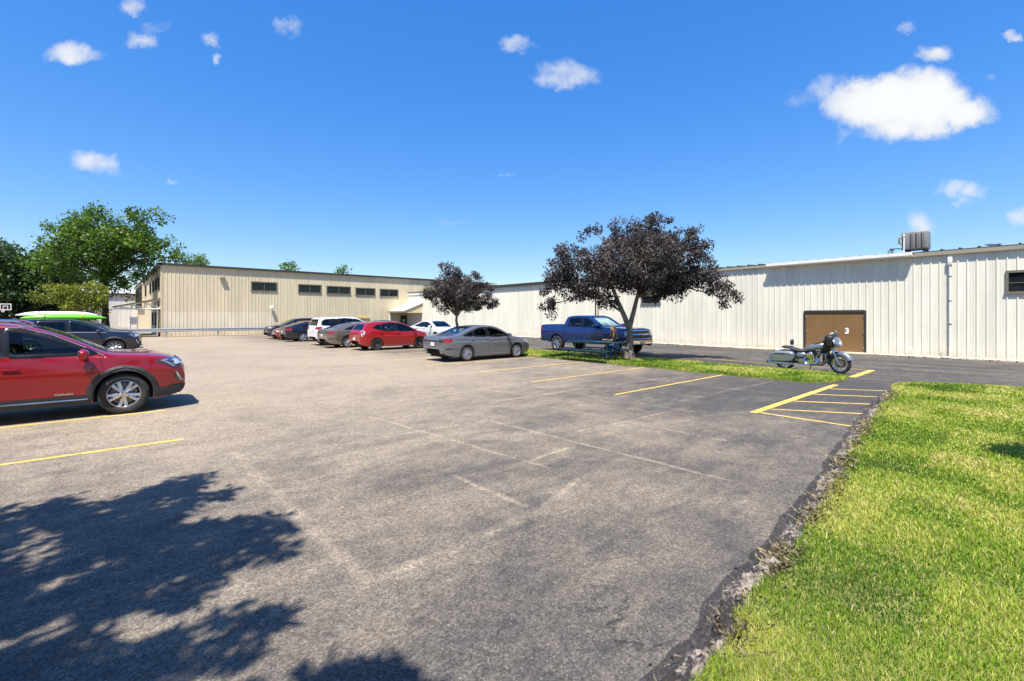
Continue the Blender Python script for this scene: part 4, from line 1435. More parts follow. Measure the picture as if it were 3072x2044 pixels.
def make_car(name, sp, pm, loc, rz, label, cat, group, scale=1.07):
    root = empty(name, loc, rz, None, scale)
    tag(root, label, cat, group)
    sh = Shell(sp)
    body_mt = pm
    wins = sp['wins']
    wins = [chaikin(p, 1, .09) for p in wins]
    # panes
    gm = sp.get('glass', [M_wind] * 9)
    for k, p in enumerate(wins):
        sh.cut('side', p)
        for pl in ('right', 'left'):
            o = sh.patch(pl, p, .003).build('side_window', gm[k + 1], root)
            sh.band(pl, p, .045, .016, .009).build('window_frame', sp.get('wtrim', M_trim), o)
    for p, q in zip(sp['wins'][:-1], sp['wins'][1:]):      # black pillar covers between the side windows
        rear = sorted(sorted(p, key=lambda t: t[0])[:2], key=lambda t: t[1]); frt = sorted(sorted(q, key=lambda t: -t[0])[:2], key=lambda t: t[1])
        for pl in ('right', 'left'):
            sh.patch(pl, [rear[0], rear[1], frt[1], frt[0]], .002).build('pillar_cover', M_trim, root)
    ws = sp['ws']
    sh.cut('top', ws)
    o = sh.patch('top', ws, .004).build('windshield', gm[0], root)
    sh.band('top', ws, .05, .012, .008).build('windshield_seal', M_trim, o)
    rw = sp.get('rw')
    if rw:
        pl, poly = rw
        sh.cut(pl, poly)
        o = sh.patch(pl, poly, .004).build('rear_window', gm[-1], root)
        sh.band(pl, poly, .05, .012, .008).build('rear_window_seal', M_trim, o)
    body = link_mesh('body', sh.body_mesh(body_mt), root)
    if sp.get('belt_chrome'):
        allp = sp['belt_chrome']
        for pl in ('right', 'left'):
            sh.band(pl, allp, .010, .010, .014, closed=False).build('window_trim', M_chrome, root)
    # underbody and cabin
    L = sp['L']; W = sp['W']
    u = G().box(-L / 2 + .25, L / 2 - .25, -W / 2 + .33, W / 2 - .33, sp['sill'] - .02, sp['floor'])
    u.box(sp['xr'] + sp['r'] + .1, sp['xf'] - sp['r'] - .1, -W / 2 + .10, W / 2 - .10, sp['sill'] + .01, sp['floor'])
    for xc in (sp['xf'], sp['xr']):
        u.box(xc - .42, xc + .42, -W / 2 + .34, W / 2 - .34, sp['floor'] - .01, sp['r'] * 2 + .07)
    u.build('underbody', M_under, root, ang=0)
    sm = sp.get('seatmat', M_seat)
    zf = sp['floor']
    cx = sp['cab']
    hb = sp['seat_h']
    for sy in (-.38, .38):
        st = G().rbox((cx, sy, zf + .12), (.50, .48, .22), .07, 3)
        st.rbox((cx - .30, sy, zf + .12 + hb * .5), (.16, .48, hb), .07, 3, Matrix.Rotation(R(-14), 4, 'Y'))
        st.rbox((cx - .41, sy, zf + hb + .24), (.10, .26, .18), .045, 3)
        st.build('front_seat', sm, root)
    st = G().rbox((cx - 1.0, 0, zf + .10), (.45, 1.3, .22), .07, 3)
    st.rbox((cx - 1.28, 0, zf + .10 + hb * .48), (.16, 1.3, hb * .95), .07, 3, Matrix.Rotation(R(-16), 4, 'Y'))
    for sy in (-.42, .42): st.rbox((cx - 1.37, sy, zf + hb + .14), (.09, .24, .15), .04, 2)
    st.build('rear_seat', sm, root)
    dash_x = sp['dash']
    G().rbox((dash_x, 0, sp['belt_z'] - .12), (.42, W - .45, .22), .06, 2).build('dashboard', M_trim, root)
    sw = G()
    ring = [(0, .17 * math.cos(a), .17 * math.sin(a)) for a in np.linspace(0, 2 * math.pi, 21)]
    mt_ = Matrix.Translation((dash_x - .32, .38, sp['belt_z'] - .02)) @ Matrix.Rotation(R(22), 4, 'Y')
    sw.tube([mt_ @ Vector(p) for p in ring], .014, 6)
    sw.tube([mt_ @ Vector((0, -.16, 0)), mt_ @ Vector((0, .16, 0))], .02, 6)
    sw.build('steering_wheel', M_trim, root)
    # wheels
    trk = W / 2 - sp.get('inset', .125)
    for x in (sp['xf'], sp['xr']):
        for sy in (-1, 1):
            add_wheel(root, x, sy * trk, sp['r'], sp['tw'], sp['rim'], sp['style'])
    # wheel-arch lips or cladding
    A = sp['r'] + sp.get('arch', .055)
    cl = sp.get('clad', 0)
    for xc in (sp['xf'], sp['xr']):
        zc = sp['r']
        a0 = -.12 if cl else .12
        arc = [(xc + (A + .012) * math.cos(a), zc + (A + .012) * math.sin(a)) for a in np.linspace(a0, math.pi - a0, 29)]
        for pl in ('right', 'left'):
            if cl:
                wa = sh.band(pl, [(xc + (A + cl * .5 + .012) * math.cos(a), zc + (A + cl * .5 + .012) * math.sin(a)) for a in np.linspace(a0, math.pi - a0, 29)], cl * .5, cl * .5, .022, closed=False)
                wa.tube([sh.ray(pl, xc + (A + .016) * math.cos(a), zc + (A + .016) * math.sin(a))[0] for a in np.linspace(a0, math.pi - a0, 25)], .018, 6)
                wa.build('wheel_arch', M_clad, root)
            else:
                sh.band(pl, arc, .012, .022, .010, closed=False).build('wheel_arch', body_mt, root)
    if cl:
        xa, xb = sp['xr'] + A + .02, sp['xf'] - A - .02
        for pl in ('right', 'left'):
            sh.patch(pl, [(xa, sp['sill'] + .004), (xb, sp['sill'] + .004), (xb - .02, sp['sill'] + .16), (xa + .02, sp['sill'] + .16)], .012, .08).build('sill_cladding', M_clad, root)
    # everything else laid on the skin
    for it in sp['parts']:
        kind, nm, plane, poly, mt_ = it[:5]
        off = it[5] if len(it) > 5 else .006
        mt_ = pm if mt_ == 'body' else mt_
        planes = ('right', 'left') if plane == 'side' else (plane,)
        for pl in planes:
            polys = [poly]
            if plane in ('front', 'rear') and kind.endswith('2'):
                polys = [poly, [(-a, b) for a, b in poly]]
            for pp in polys:
                if kind.startswith('patch'):
                    sh.patch(pl, pp, off, .04).build(nm, mt_, root)
                elif kind.startswith('ring'):
                    sh.band(pl, pp, .010, .010, off).build(nm, mt_, root)
                elif kind.startswith('line'):
                    sh.band(pl, pp, it[6] if len(it) > 6 else .004, it[6] if len(it) > 6 else .004, off, closed=False).build(nm, mt_, root)
    # door handles and mirrors
    for hx, hz in sp['handles']:
        for pl in ('right', 'left'):
            h, n = sh.ray(pl, hx, hz)
            o = G().rbox(h + n * .022, (.20, .022, .032), .010, 2)
            o.rbox(h + n * .010 + Vector((.07, 0, 0)), (.03, .03, .03), .008)
            o.rbox(h + n * .010 - Vector((.07, 0, 0)), (.03, .03, .03), .008)
            o.build('door_handle', sp.get('handlemat', None) or pm, root)
    mx, mz = sp['mirror']
    ms = sp.get('mirror_s', 1.0)
    for sy, pl in ((-1, 'right'), (1, 'left')):
        h, n = sh.ray(pl, mx, mz - .06)
        bm = bmesh.new()
        bmesh.ops.create_icosphere(bm, subdivisions=3, radius=1.0)
        for v_ in bm.verts:
            c = v_.co
            c.x = math.copysign(abs(c.x) ** .75, c.x); c.y = math.copysign(abs(c.y) ** .7, c.y); c.z = math.copysign(abs(c.z) ** .65, c.z)
            v_.co = Vector((c.x * .085 if c.x > 0 else c.x * .05, c.y * .115, c.z * .085 * (1 - .15 * c.y * sy))) * ms
        bmesh.ops.translate(bm, vec=(mx - .02, h.y + sy * .16 * ms, mz + .02), verts=bm.verts)
        mo = G().frombm(bm).build('mirror', sp.get('mirrormat') or pm, root, ang=60)
        G().tube([(mx + .02, h.y - sy * .03, mz - .06), (mx, h.y + sy * .09, mz - .045)], [.035, .03], 8).build('mirror_arm', M_trim, mo)
        G().rbox((mx - .02 - .049 * ms, h.y + sy * .16 * ms, mz + .02), (.006, .19 * ms, .13 * ms), .002).build('mirror_glass', M_chrome, mo)
    return root, sh


def xf_spec(sp, sx=1, sy=1, sz=1, **kw):
    """a differently proportioned car of the same build"""
    s2 = dict(sp)
    for k in ('L', 'xf', 'xr', 'cab', 'dash'): s2[k] = sp[k] * sx
    s2['W'] = sp['W'] * sy
    for k in ('sill', 'floor', 'belt_z'): s2[k] = sp[k] * sz
    for k in ('top', 'bot', 'belt', 'belt_chrome'):
        if k in sp and sp[k]: s2[k] = [(a * sx, b * sz) for a, b in sp[k]]
    s2['wins'] = [[(a * sx, b * sz) for a, b in p] for p in sp['wins']]
    s2['ws'] = [(a * sx, b * sy) for a, b in sp['ws']]
    if sp.get('rw'):
        pl, poly = sp['rw']
        s2['rw'] = (pl, [(a * sx, b * sy) if pl == 'top' else (a * sy, b * sz) for a, b in poly])
    s2['handles'] = [(a * sx, b * sz) for a, b in sp['handles']]
    s2['mirror'] = (sp['mirror'][0] * sx, sp['mirror'][1] * sz)
    ps = []
    for it in sp['parts']:
        it = list(it)
        if it[2] == 'side': it[3] = [(a * sx, b * sz) for a, b in it[3]]
        elif it[2] == 'top': it[3] = [(a * sx, b * sy) for a, b in it[3]]
        else: it[3] = [(a * sy, b * sz) for a, b in it[3]]
        ps.append(tuple(it))
    s2['parts'] = ps
    s2.update(kw)
    return s2


def rect(a0, a1, b0, b1): return [(a0, b0), (a1, b0), (a1, b1), (a0, b1)]


# ------------------------------------------------------------------ shapes of the vehicles, in metres
SUV = dict(L=4.63, W=1.84, xf=1.39, xr=-1.335, r=.362, rim=.245, tw=.23, style='five_double', sill=.24, floor=.50, belt_z=1.06, cab=.12, dash=.98, seat_h=.60, arch=.058, clad=.085, sq=3.4, tum=.30,
           top=[(-2.315, .62), (-2.305, .85), (-2.28, 1.0), (-2.22, 1.18), (-2.10, 1.45), (-2.04, 1.545), (-1.92, 1.60), (-1.5, 1.64), (-.8, 1.665), (-.2, 1.655), (.12, 1.615), (.5, 1.485), (.85, 1.305), (1.14, 1.145), (1.25, 1.115),
                (1.6, 1.09), (1.95, 1.045), (2.12, .995), (2.22, .93), (2.28, .84), (2.315, .70)],
           bot=[(-2.315, .50), (-2.28, .40), (-2.1, .33), (-1.8, .27), (-.9, .24), (.9, .24), (1.9, .24), (2.1, .26), (2.25, .32), (2.30, .40), (2.315, .50)],
           belt=[(-2.315, 1.12), (-1.2, 1.11), (0, 1.075), (1.1, 1.045), (2.315, .97)],
           crown=[(-2.315, .10), (-2.0, .085), (0, .075), (.9, .07), (1.3, .10), (2.0, .12), (2.315, .16)],
           wins=[[(1.04, 1.095), (.80, 1.235), (.45, 1.415), (.12, 1.525), (-.10, 1.555), (-.08, 1.09)], [(-.20, 1.095), (-.19, 1.56), (-.7, 1.57), (-1.08, 1.545), (-1.16, 1.125)], [(-1.26, 1.135), (-1.20, 1.535), (-1.62, 1.485), (-1.90, 1.40), (-1.98, 1.33), (-1.78, 1.20)]],
           belt_chrome=[(1.12, 1.075), (.82, 1.255), (.45, 1.455), (.10, 1.572), (-.3, 1.603), (-.9, 1.605), (-1.5, 1.555), (-1.9, 1.45)],
           ws=[(1.15, -.68), (1.17, 0), (1.15, .68), (.22, .575), (.20, 0), (.22, -.575)], rw=('rear', [(-.66, 1.17), (.66, 1.17), (.54, 1.50), (-.54, 1.50)]),
           handles=[(-.02, .90), (-1.02, .93)], mirror=(.86, 1.09), mirror_s=1.05,
           parts=[('line', 'door_seam', 'side', [(1.07, 1.06), (1.10, .80), (1.06, .45), (1.02, .40)], M_trim, .003, .004), ('line', 'door_seam', 'side', [(-.14, 1.08), (-.15, .7), (-.18, .40)], M_trim, .003, .004),
                  ('line', 'door_seam', 'side', [(-1.2, 1.12), (-1.16, .9), (-.98, .70), (-.90, .40)], M_trim, .003, .004),
                  ('patch', 'headlight', 'side', chaikin([(2.235, .965), (2.03, .975), (1.84, .96), (1.86, .925), (1.99, .87), (2.10, .80), (2.18, .79), (2.235, .85)], 1), M_lampdark, .008),
                  ('line', 'lamp_strip', 'side', [(2.21, .955), (2.04, .955), (1.92, .945), (1.99, .92), (2.08, .86), (2.13, .81)], M_chrome, .014, .016), ('patch', 'lamp_lens', 'side', chaikin([(2.21, .90), (2.12, .90), (2.13, .85), (2.20, .85)], 1), M_headlamp, .014),
                  ('patch2', 'headlight', 'front', [(.46, .86), (.80, .86), (.84, .96), (.50, .93)], M_headlamp, .008),
                  ('patch', 'grille', 'front', chaikin([(-.46, .60), (.46, .60), (.50, .93), (-.50, .93)], 1), M_trim, .012), ('ring', 'grille_surround', 'front', chaikin([(-.46, .60), (.46, .60), (.50, .93), (-.50, .93)], 1), M_chrome, .03),
                  ('patch', 'lower_bumper', 'side', [(2.31, .46), (1.86, .42), (1.83, .26), (2.31, .26)], M_clad, .014), ('patch', 'lower_bumper', 'front', [(-.80, .30), (.80, .30), (.80, .46), (-.80, .46)], M_clad, .014),
                  ('patch', 'fog_lamp', 'side', [(2.20, .69), (2.15, .70), (2.15, .58), (2.19, .52), (2.25, .54)], M_lampdark, .010), ('line', 'fog_trim', 'side', [(2.14, .71), (2.16, .71), (2.21, .60), (2.25, .54), (2.29, .545)], M_chrome, .018, .012),
                  ('line', 'sill_trim', 'side', [(-.85, .335), (.90, .325)], M_alloy, .022, .014), ('patch', 'mud_flap', 'side', [(.99, .40), (.97, .22), (1.02, .22), (1.06, .40)], M_clad, .02),
                  ('patch2', 'tail_light', 'rear', [(.55, .93), (.88, .93), (.86, 1.10), (.55, 1.06)], M_tail), ('patch', 'tail_light', 'side', [(-2.28, .95), (-2.05, .98), (-2.05, 1.08), (-2.24, 1.10)], M_tail),
                  ('patch', 'licence_plate', 'rear', rect(-.155, .155, .80, .955), M_plate, .016)])
SUV['wtrim'] = M_trim

SEDAN = dict(L=4.70, W=1.80, xf=1.44, xr=-1.246, r=.322, rim=.225, tw=.205, style='twist', sill=.20, floor=.40, belt_z=.95, cab=.10, dash=1.0, seat_h=.55, arch=.045, sq=3.0, tum=.36,
             top=[(-2.35, .66), (-2.345, .88), (-2.32, 1.01), (-2.28, 1.045), (-2.1, 1.06), (-1.82, 1.085), (-1.62, 1.13), (-1.2, 1.285), (-.85, 1.39), (-.4, 1.45), (0, 1.46), (.3, 1.435), (.65, 1.31), (1.0, 1.125), (1.22, 1.02), (1.38, .985),
                  (1.75, .94), (2.0, .885), (2.16, .82), (2.26, .74), (2.32, .65), (2.35, .54)],
             bot=[(-2.35, .50), (-2.33, .40), (-2.25, .32), (-2.0, .24), (-1.6, .20), (0, .18), (1.9, .18), (2.15, .20), (2.28, .25), (2.335, .33), (2.35, .42)],
             belt=[(-2.35, 1.01), (-1.4, 1.0), (0, .965), (1.2, .93), (2.35, .78)],
             crown=[(-2.35, .10), (-1.9, .07), (-1.0, .075), (0, .075), (1.0, .07), (1.4, .10), (2.1, .12), (2.35, .12)],
             wins=[[(1.03, .975), (.72, 1.15), (.38, 1.295), (.10, 1.355), (-.12, 1.37), (-.10, .985)], [(-.22, .99), (-.22, 1.372), (-.55, 1.345), (-.86, 1.265), (-.90, 1.01)], [(-.97, 1.015), (-.95, 1.235), (-1.25, 1.125), (-1.46, 1.035)]],
             ws=[(1.22, -.64), (1.25, 0), (1.22, .64), (.42, .545), (.38, 0), (.42, -.545)], rw=('top', [(-.82, .54), (-.78, 0), (-.82, -.54), (-1.66, -.60), (-1.70, 0), (-1.66, .60)]),
             handles=[(-.02, .875), (-1.0, .895)], mirror=(.90, 1.01),
             parts=[('line', 'door_seam', 'side', [(1.06, .96), (1.10, .72), (1.05, .34), (.98, .26)], M_trim, .003, .004), ('line', 'door_seam', 'side', [(-.16, .98), (-.16, .6), (-.20, .27)], M_trim, .003, .004),
                    ('line', 'door_seam', 'side', [(-1.0, .99), (-1.02, .86), (-.90, .66), (-.82, .27)], M_trim, .003, .004),
                    ('line', 'shoulder_line', 'side', [(-1.85, .90), (-.9, .885), (0, .865), (1.0, .83), (1.40, .815)], M_trim, .002, .008),
                    ('patch', 'tail_light', 'side', chaikin([(-2.31, .80), (-2.31, .92), (-2.02, .935), (-1.92, .90), (-1.98, .83), (-2.1, .79)], 1), M_tail, .008), ('patch2', 'tail_light', 'rear', [(.44, .83), (.86, .80), (.86, .94), (.50, .91)], M_taildark, .008),
                    ('patch', 'trunk_handle_strip', 'rear', rect(-.44, .44, .83, .855), M_trim), ('patch', 'licence_plate', 'rear', rect(-.155, .155, .64, .79), M_plate, .016), ('ring', 'plate_recess', 'rear', rect(-.20, .20, .62, .81), M_trim, .006),
                    ('patch', 'rear_diffuser', 'rear', [(-.75, .24), (.75, .24), (.66, .40), (-.66, .40)], M_clad, .008), ('patch2', 'exhaust_trim', 'rear', [(.42, .33), (.66, .35), (.62, .41), (.46, .40)], M_chrome, .014),
                    ('line', 'bumper_crease', 'side', [(-2.30, .50), (-1.95, .52), (-1.72, .50)], M_trim, .003, .006), ('patch', 'reflector', 'side', [(-2.24, .53), (-2.02, .545), (-2.02, .565), (-2.24, .56)], M_trim, .008),
                    ('line', 'trunk_seam', 'rear', [(-.62, .99), (-.60, .80), (-.50, .62), (.50, .62), (.60, .80), (.62, .99)], M_trim, .003, .004),
                    ('line', 'sill_trim', 'side', [(-.72, .30), (.85, .275)], M_chrome, .010, .007),
                    ('patch', 'headlight', 'side', [(2.26, .70), (2.02, .78), (1.84, .80), (1.90, .74), (2.14, .65), (2.26, .63)], M_headlamp, .008), ('patch2', 'headlight', 'front', [(.40, .62), (.80, .64), (.80, .74), (.44, .70)], M_headlamp, .008),
                    ('patch', 'grille', 'front', [(-.44, .52), (.44, .52), (.42, .70), (-.42, .70)], M_trim, .01), ('line', 'grille_bar', 'front', [(-.42, .62), (.42, .62)], M_chrome, .018, .012),
                    ('patch', 'lower_intake', 'front', [(-.62, .24), (.62, .24), (.56, .40), (-.56, .40)], M_clad, .01), ('patch', 'licence_plate', 'front', rect(-.155, .155, .44, .55), M_plate, .02)])

HATCH = dict(L=4.37, W=1.76, xf=1.33, xr=-1.27, r=.318, rim=.205, tw=.205, style='steel', sill=.22, floor=.44, belt_z=1.0, cab=.05, dash=1.05, seat_h=.58, arch=.05, sq=3.0, tum=.30,
             top=[(-2.185, .62), (-2.175, .85), (-2.14, .98), (-2.07, 1.08), (-1.93, 1.28), (-1.80, 1.44), (-1.72, 1.50), (-1.5, 1.535), (-1.0, 1.575), (-.4, 1.585), (0, 1.565), (.4, 1.465), (.8, 1.29), (1.12, 1.13), (1.32, 1.055), (1.5, 1.02),
                  (1.8, .94), (1.98, .86), (2.1, .76), (2.16, .66), (2.185, .54)],
             bot=[(-2.185, .50), (-2.16, .40), (-2.0, .29), (-1.7, .23), (0, .20), (1.8, .20), (2.0, .22), (2.13, .28), (2.17, .36), (2.185, .44)],
             belt=[(-2.185, 1.10), (-1.2, 1.07), (0, 1.02), (1.2, .965), (2.185, .80)],
             crown=[(-2.185, .10), (-1.8, .09), (0, .08), (1.0, .07), (1.4, .10), (2.1, .12), (2.185, .12)],
             wins=[[(1.12, 1.01), (.78, 1.21), (.42, 1.375), (.12, 1.455), (-.10, 1.48), (-.08, 1.03)], [(-.20, 1.035), (-.20, 1.485), (-.6, 1.475), (-.92, 1.43), (-1.02, 1.08)], [(-1.12, 1.10), (-1.06, 1.40), (-1.30, 1.36), (-1.52, 1.23)]],
             ws=[(1.30, -.63), (1.33, 0), (1.30, .63), (.30, .55), (.26, 0), (.30, -.55)], rw=('rear', [(-.60, 1.12), (.60, 1.12), (.50, 1.42), (-.50, 1.42)]),
             handles=[(-.02, .905), (-1.0, .94)], mirror=(.96, 1.06),
             parts=[('line', 'door_seam', 'side', [(1.14, 1.0), (1.16, .75), (1.08, .34)], M_trim, .003, .004), ('line', 'door_seam', 'side', [(-.14, 1.02), (-.14, .6), (-.18, .28)], M_trim, .003, .004), ('line', 'door_seam', 'side', [(-1.08, 1.06), (-1.06, .86), (-.92, .64), (-.86, .28)], M_trim, .003, .004),
                    ('patch', 'tail_light', 'side', chaikin([(-2.12, .74), (-1.98, .86), (-1.92, 1.02), (-2.02, 1.10), (-2.10, 1.03), (-2.14, .90)], 1), M_headlamp, .010), ('patch', 'tail_lens', 'side', [(-2.10, .93), (-2.0, .97), (-2.02, 1.06), (-2.10, 1.02)], M_tail, .014),
                    ('patch2', 'tail_light', 'rear', [(.64, .76), (.82, .78), (.80, 1.06), (.66, 1.02)], M_tail, .010), ('patch', 'licence_plate', 'rear', rect(-.155, .155, .56, .71), M_plate, .016),
                    ('line', 'hatch_seam', 'rear', [(-.62, 1.05), (-.60, .75), (-.52, .66), (.52, .66), (.60, .75), (.62, 1.05)], M_trim, .003, .004), ('line', 'sill_trim', 'side', [(-.84, .265), (.90, .255)], M_alloy, .014, .010),
                    ('patch', 'headlight', 'side', [(2.10, .68), (1.90, .80), (1.70, .86), (1.78, .77), (1.98, .66)], M_headlamp, .008), ('patch2', 'headlight', 'front', [(.42, .60), (.76, .62), (.72, .74), (.46, .70)], M_headlamp, .008), ('patch', 'grille', 'front', rect(-.36, .36, .54, .68), M_trim, .01)])

BIG = xf_spec(SUV, 1.04, 1.05, 1.06, r=.375, rim=.25, clad=0, style='five', sq=4.2, tum=.26,
              top=[(-2.41, .66), (-2.40, .95), (-2.37, 1.10), (-2.31, 1.30), (-2.20, 1.60), (-2.15, 1.68), (-2.05, 1.715), (-1.5, 1.745), (-.8, 1.76), (-.2, 1.755), (.10, 1.71), (.42, 1.56), (.74, 1.36), (1.0, 1.21), (1.12, 1.175),
                   (1.6, 1.14), (2.0, 1.10), (2.22, 1.06), (2.34, .98), (2.39, .86), (2.41, .72)])
BIG['ws'] = [(1.02, -.70), (1.05, 0), (1.02, .70), (.16, .60), (.13, 0), (.16, -.60)]
BIG['wins'] = [[(.98, 1.16), (.72, 1.30), (.42, 1.47), (.12, 1.60), (-.10, 1.635), (-.08, 1.155)], [(-.20, 1.16), (-.19, 1.64), (-.7, 1.655), (-1.10, 1.64), (-1.18, 1.19)], [(-1.28, 1.20), (-1.22, 1.635), (-1.9, 1.60), (-2.08, 1.50), (-2.12, 1.24)]]
BIG['rw'] = ('rear', [(-.70, 1.24), (.70, 1.24), (.60, 1.60), (-.60, 1.60)])
BIG['belt_chrome'] = None
BIG['xf'], BIG['xr'] = 1.45, -1.465

TRUCK = dict(L=5.85, W=2.02, xf=1.93, xr=-1.72, r=.405, rim=.265, tw=.265, style='six_double', sill=.46, floor=.72, belt_z=1.28, cab=.35, dash=1.22, seat_h=.62, arch=.075, sq=4.0, tum=.22, inset=.15,
             taper=((.7, .10, 2.6), (.35, .04, 2.5)),
             top=[(-2.925, .80), (-2.92, 1.0), (-2.91, 1.30), (-2.89, 1.375), (-2.80, 1.39), (-1.22, 1.39), (-1.19, 1.40), (-1.15, 1.52), (-1.06, 1.76), (-1.0, 1.83), (-.85, 1.865), (-.3, 1.89), (.15, 1.885), (.38, 1.84), (.70, 1.67), (1.0, 1.49), (1.25, 1.36), (1.38, 1.325),
                  (1.8, 1.31), (2.4, 1.285), (2.72, 1.25), (2.84, 1.19), (2.89, 1.06), (2.915, .90), (2.925, .75)],
             bot=[(-2.925, .55), (-2.85, .50), (-2.3, .50), (-1.2, .47), (1.2, .46), (2.3, .45), (2.75, .42), (2.89, .44), (2.925, .50)],
             belt=[(-2.925, 1.32), (-1.2, 1.30), (0, 1.285), (1.3, 1.265), (2.925, 1.16)],
             crown=[(-2.925, .05), (-1.3, .04), (-.9, .075), (.3, .07), (1.3, .08), (2.6, .12), (2.925, .15)],
             wins=[[(1.16, 1.30), (.86, 1.475), (.55, 1.655), (.34, 1.735), (.10, 1.755), (.10, 1.285), (.6, 1.285)], [(-.02, 1.29), (-.02, 1.76), (-.5, 1.765), (-.82, 1.74), (-.92, 1.32)]],
             ws=[(1.28, -.77), (1.32, 0), (1.28, .77), (.42, .68), (.38, 0), (.42, -.68)], rw=('rear', [(-.60, 1.45), (.60, 1.45), (.56, 1.72), (-.56, 1.72)]),
             handles=[(.22, 1.13), (-.80, 1.14)], mirror=(1.05, 1.34), mirror_s=1.25,
             parts=[('line', 'door_seam', 'side', [(1.28, 1.27), (1.30, .9), (1.24, .56)], M_trim, .003, .005), ('line', 'door_seam', 'side', [(.04, 1.28), (.04, .9), (.02, .54)], M_trim, .003, .005), ('line', 'door_seam', 'side', [(-.98, 1.35), (-1.02, .95), (-.98, .54)], M_trim, .003, .005),
                    ('line', 'bed_gap', 'side', [(-1.17, 1.385), (-1.16, .95), (-1.14, .54)], M_trim, .004, .014), ('patch', 'bed_cover', 'top', rect(-2.84, -1.26, -.84, .84), M_clad, .012),
                    ('patch', 'tail_light', 'side', [(-2.90, .98), (-2.90, 1.29), (-2.80, 1.29), (-2.82, .98)], M_tail, .010), ('patch2', 'tail_light', 'rear', rect(.86, .95, .96, 1.28), M_tail, .010),
                    ('patch', 'rear_bumper', 'side', [(-2.92, .52), (-2.92, .68), (-2.55, .68), (-2.5, .56)], M_clad, .03), ('patch', 'licence_plate', 'rear', rect(-.155, .155, .60, .75), M_plate, .02),
                    ('patch', 'headlight', 'side', [(2.86, .92), (2.87, 1.12), (2.66, 1.15), (2.60, 1.05), (2.70, .92)], M_headlamp, .012), ('patch2', 'headlight', 'front', [(.68, .90), (.94, .90), (.94, 1.14), (.68, 1.12)], M_headlamp, .012),
                    ('patch', 'grille', 'front', rect(-.70, .70, .72, 1.16), M_trim, .012), ('line', 'grille_bar', 'front', [(-.72, 1.15), (.72, 1.15)], M_chrome, .03, .030), ('line', 'grille_bar', 'front', [(-.72, .96), (.72, .96)], M_chrome, .03, .040), ('line', 'grille_bar', 'front', [(-.72, .76), (.72, .76)], M_chrome, .03, .025),
                    ('patch', 'emblem', 'front', [(-.12, .94), (.05, .94), (.05, .925), (.06, .925), (.12, .955), (.12, .985), (-.06, .985), (-.06, .995)], mat('gold emblem', (.6, .4, .1), .3, metal=.7), .04),
                    ('patch', 'front_bumper', 'front', [(-.98, .50), (.98, .50), (.98, .70), (-.98, .70)], M_chrome, .04), ('patch', 'front_bumper', 'side', [(2.92, .50), (2.92, .70), (2.60, .72), (2.56, .54)], M_chrome, .03),
                    ('patch', 'lower_bumper', 'front', [(-.85, .42), (.85, .42), (.90, .50), (-.90, .50)], M_clad, .03), ('patch', 'licence_plate', 'front', rect(-.155, .155, .50, .63), M_plate, .06),
                    ('line', 'running_board', 'side', [(-.95, .50), (1.25, .50)], M_clad, .03, .03)])

P_red = paint('red metallic paint', (0.285, 0.002, 0.006), metal=.25)
P_red2 = paint('bright red paint', (0.34, 0.005, 0.006), metal=.15)
P_navy = paint('dark navy paint', (0.007, 0.008, 0.020), metal=.2)
P_black = paint('charcoal paint', (0.009, 0.010, 0.011), metal=.2)
P_grey = paint('silver grey paint', (0.165, 0.172, 0.188), metal=.45)
P_taupe = paint('taupe paint', (0.225, 0.190, 0.150), metal=.55)
P_white = paint('white paint', (0.72, 0.72, 0.70), flake=.1, metal=0.0)
P_blue = paint('blue truck paint', (0.003, 0.026, 0.160), metal=.3)
P_steel = paint('slate paint', (0.055, 0.062, 0.072), metal=.5)

GROUP_L = 'cars parked nose out along the left side of the lot'
GROUP_R = 'cars parked along the grass island'
car, sh = make_car('suv', dict(SUV, glass=[M_mid, M_mid, M_mid, M_tint, M_tint], mirrormat=P_red), P_red, (-1.23, 12.70, 0), 0, 'shiny red SUV with chrome window line and black arches, cut by the frame', 'suv', GROUP_L)
# name badge low on the front door
me = text_mesh('badge', 'TERRAIN', 0.044, M_chrome, 0.003, 0.001)
for v_ in me.vertices: v_.co.x *= 1.35
h, n = sh.ray('right', .62, .445)
o = link_mesh('badge', me, car, (.60, h.y - .006, .435), (R(90), 0, 0)); o['label'] = 'chrome TERRAIN lettering low on the front door'
for pl, sy in (('right', -1), ('left', 1)):
    rp = [(-1.6, 1.60), (-1.4, 1.66), (-.6, 1.70), (0, 1.68), (.12, 1.62)]
    G().tube([(a, sy * .62, z_ + .01) for a, z_ in rp], .018, 8).build('roof_rail', M_chrome, car)

CHER = xf_spec(SUV, 1.0, 1.01, 1.0, clad=.07, style='ten', belt_chrome=[(1.12, 1.06), (0, 1.075), (-1.2, 1.105), (-1.9, 1.20)], glass=[M_mid, M_mid, M_tint, M_tint, M_tint])
make_car('suv', CHER, P_navy, (-1.2, 30.7, 0), 0, 'dark navy SUV behind the red one, below the green kayak', 'suv', GROUP_L)
make_car('suv', dict(CHER, style='five'), P_steel, (-.85, 33.7, 0), 0, 'slate grey SUV between the navy SUV and the black wagon', 'suv', GROUP_L, 1.0)
c4, _ = make_car('wagon', dict(xf_spec(SUV, 1.02, 1.0, .97), clad=0, belt_chrome=None), P_black, (-1.1, 36.8, 0), 0, 'black wagon in the left row under the white kayak', 'car', GROUP_L)
make_car('sedan', dict(SEDAN, glass=[M_wind, M_wind, M_wind, M_tint, M_wind], handlemat=M_chrome), P_grey, (12.80, 17.02, 0), 0, 'silver grey sedan with swirl-spoke rims beside the grass island', 'sedan', GROUP_R, 1.035)
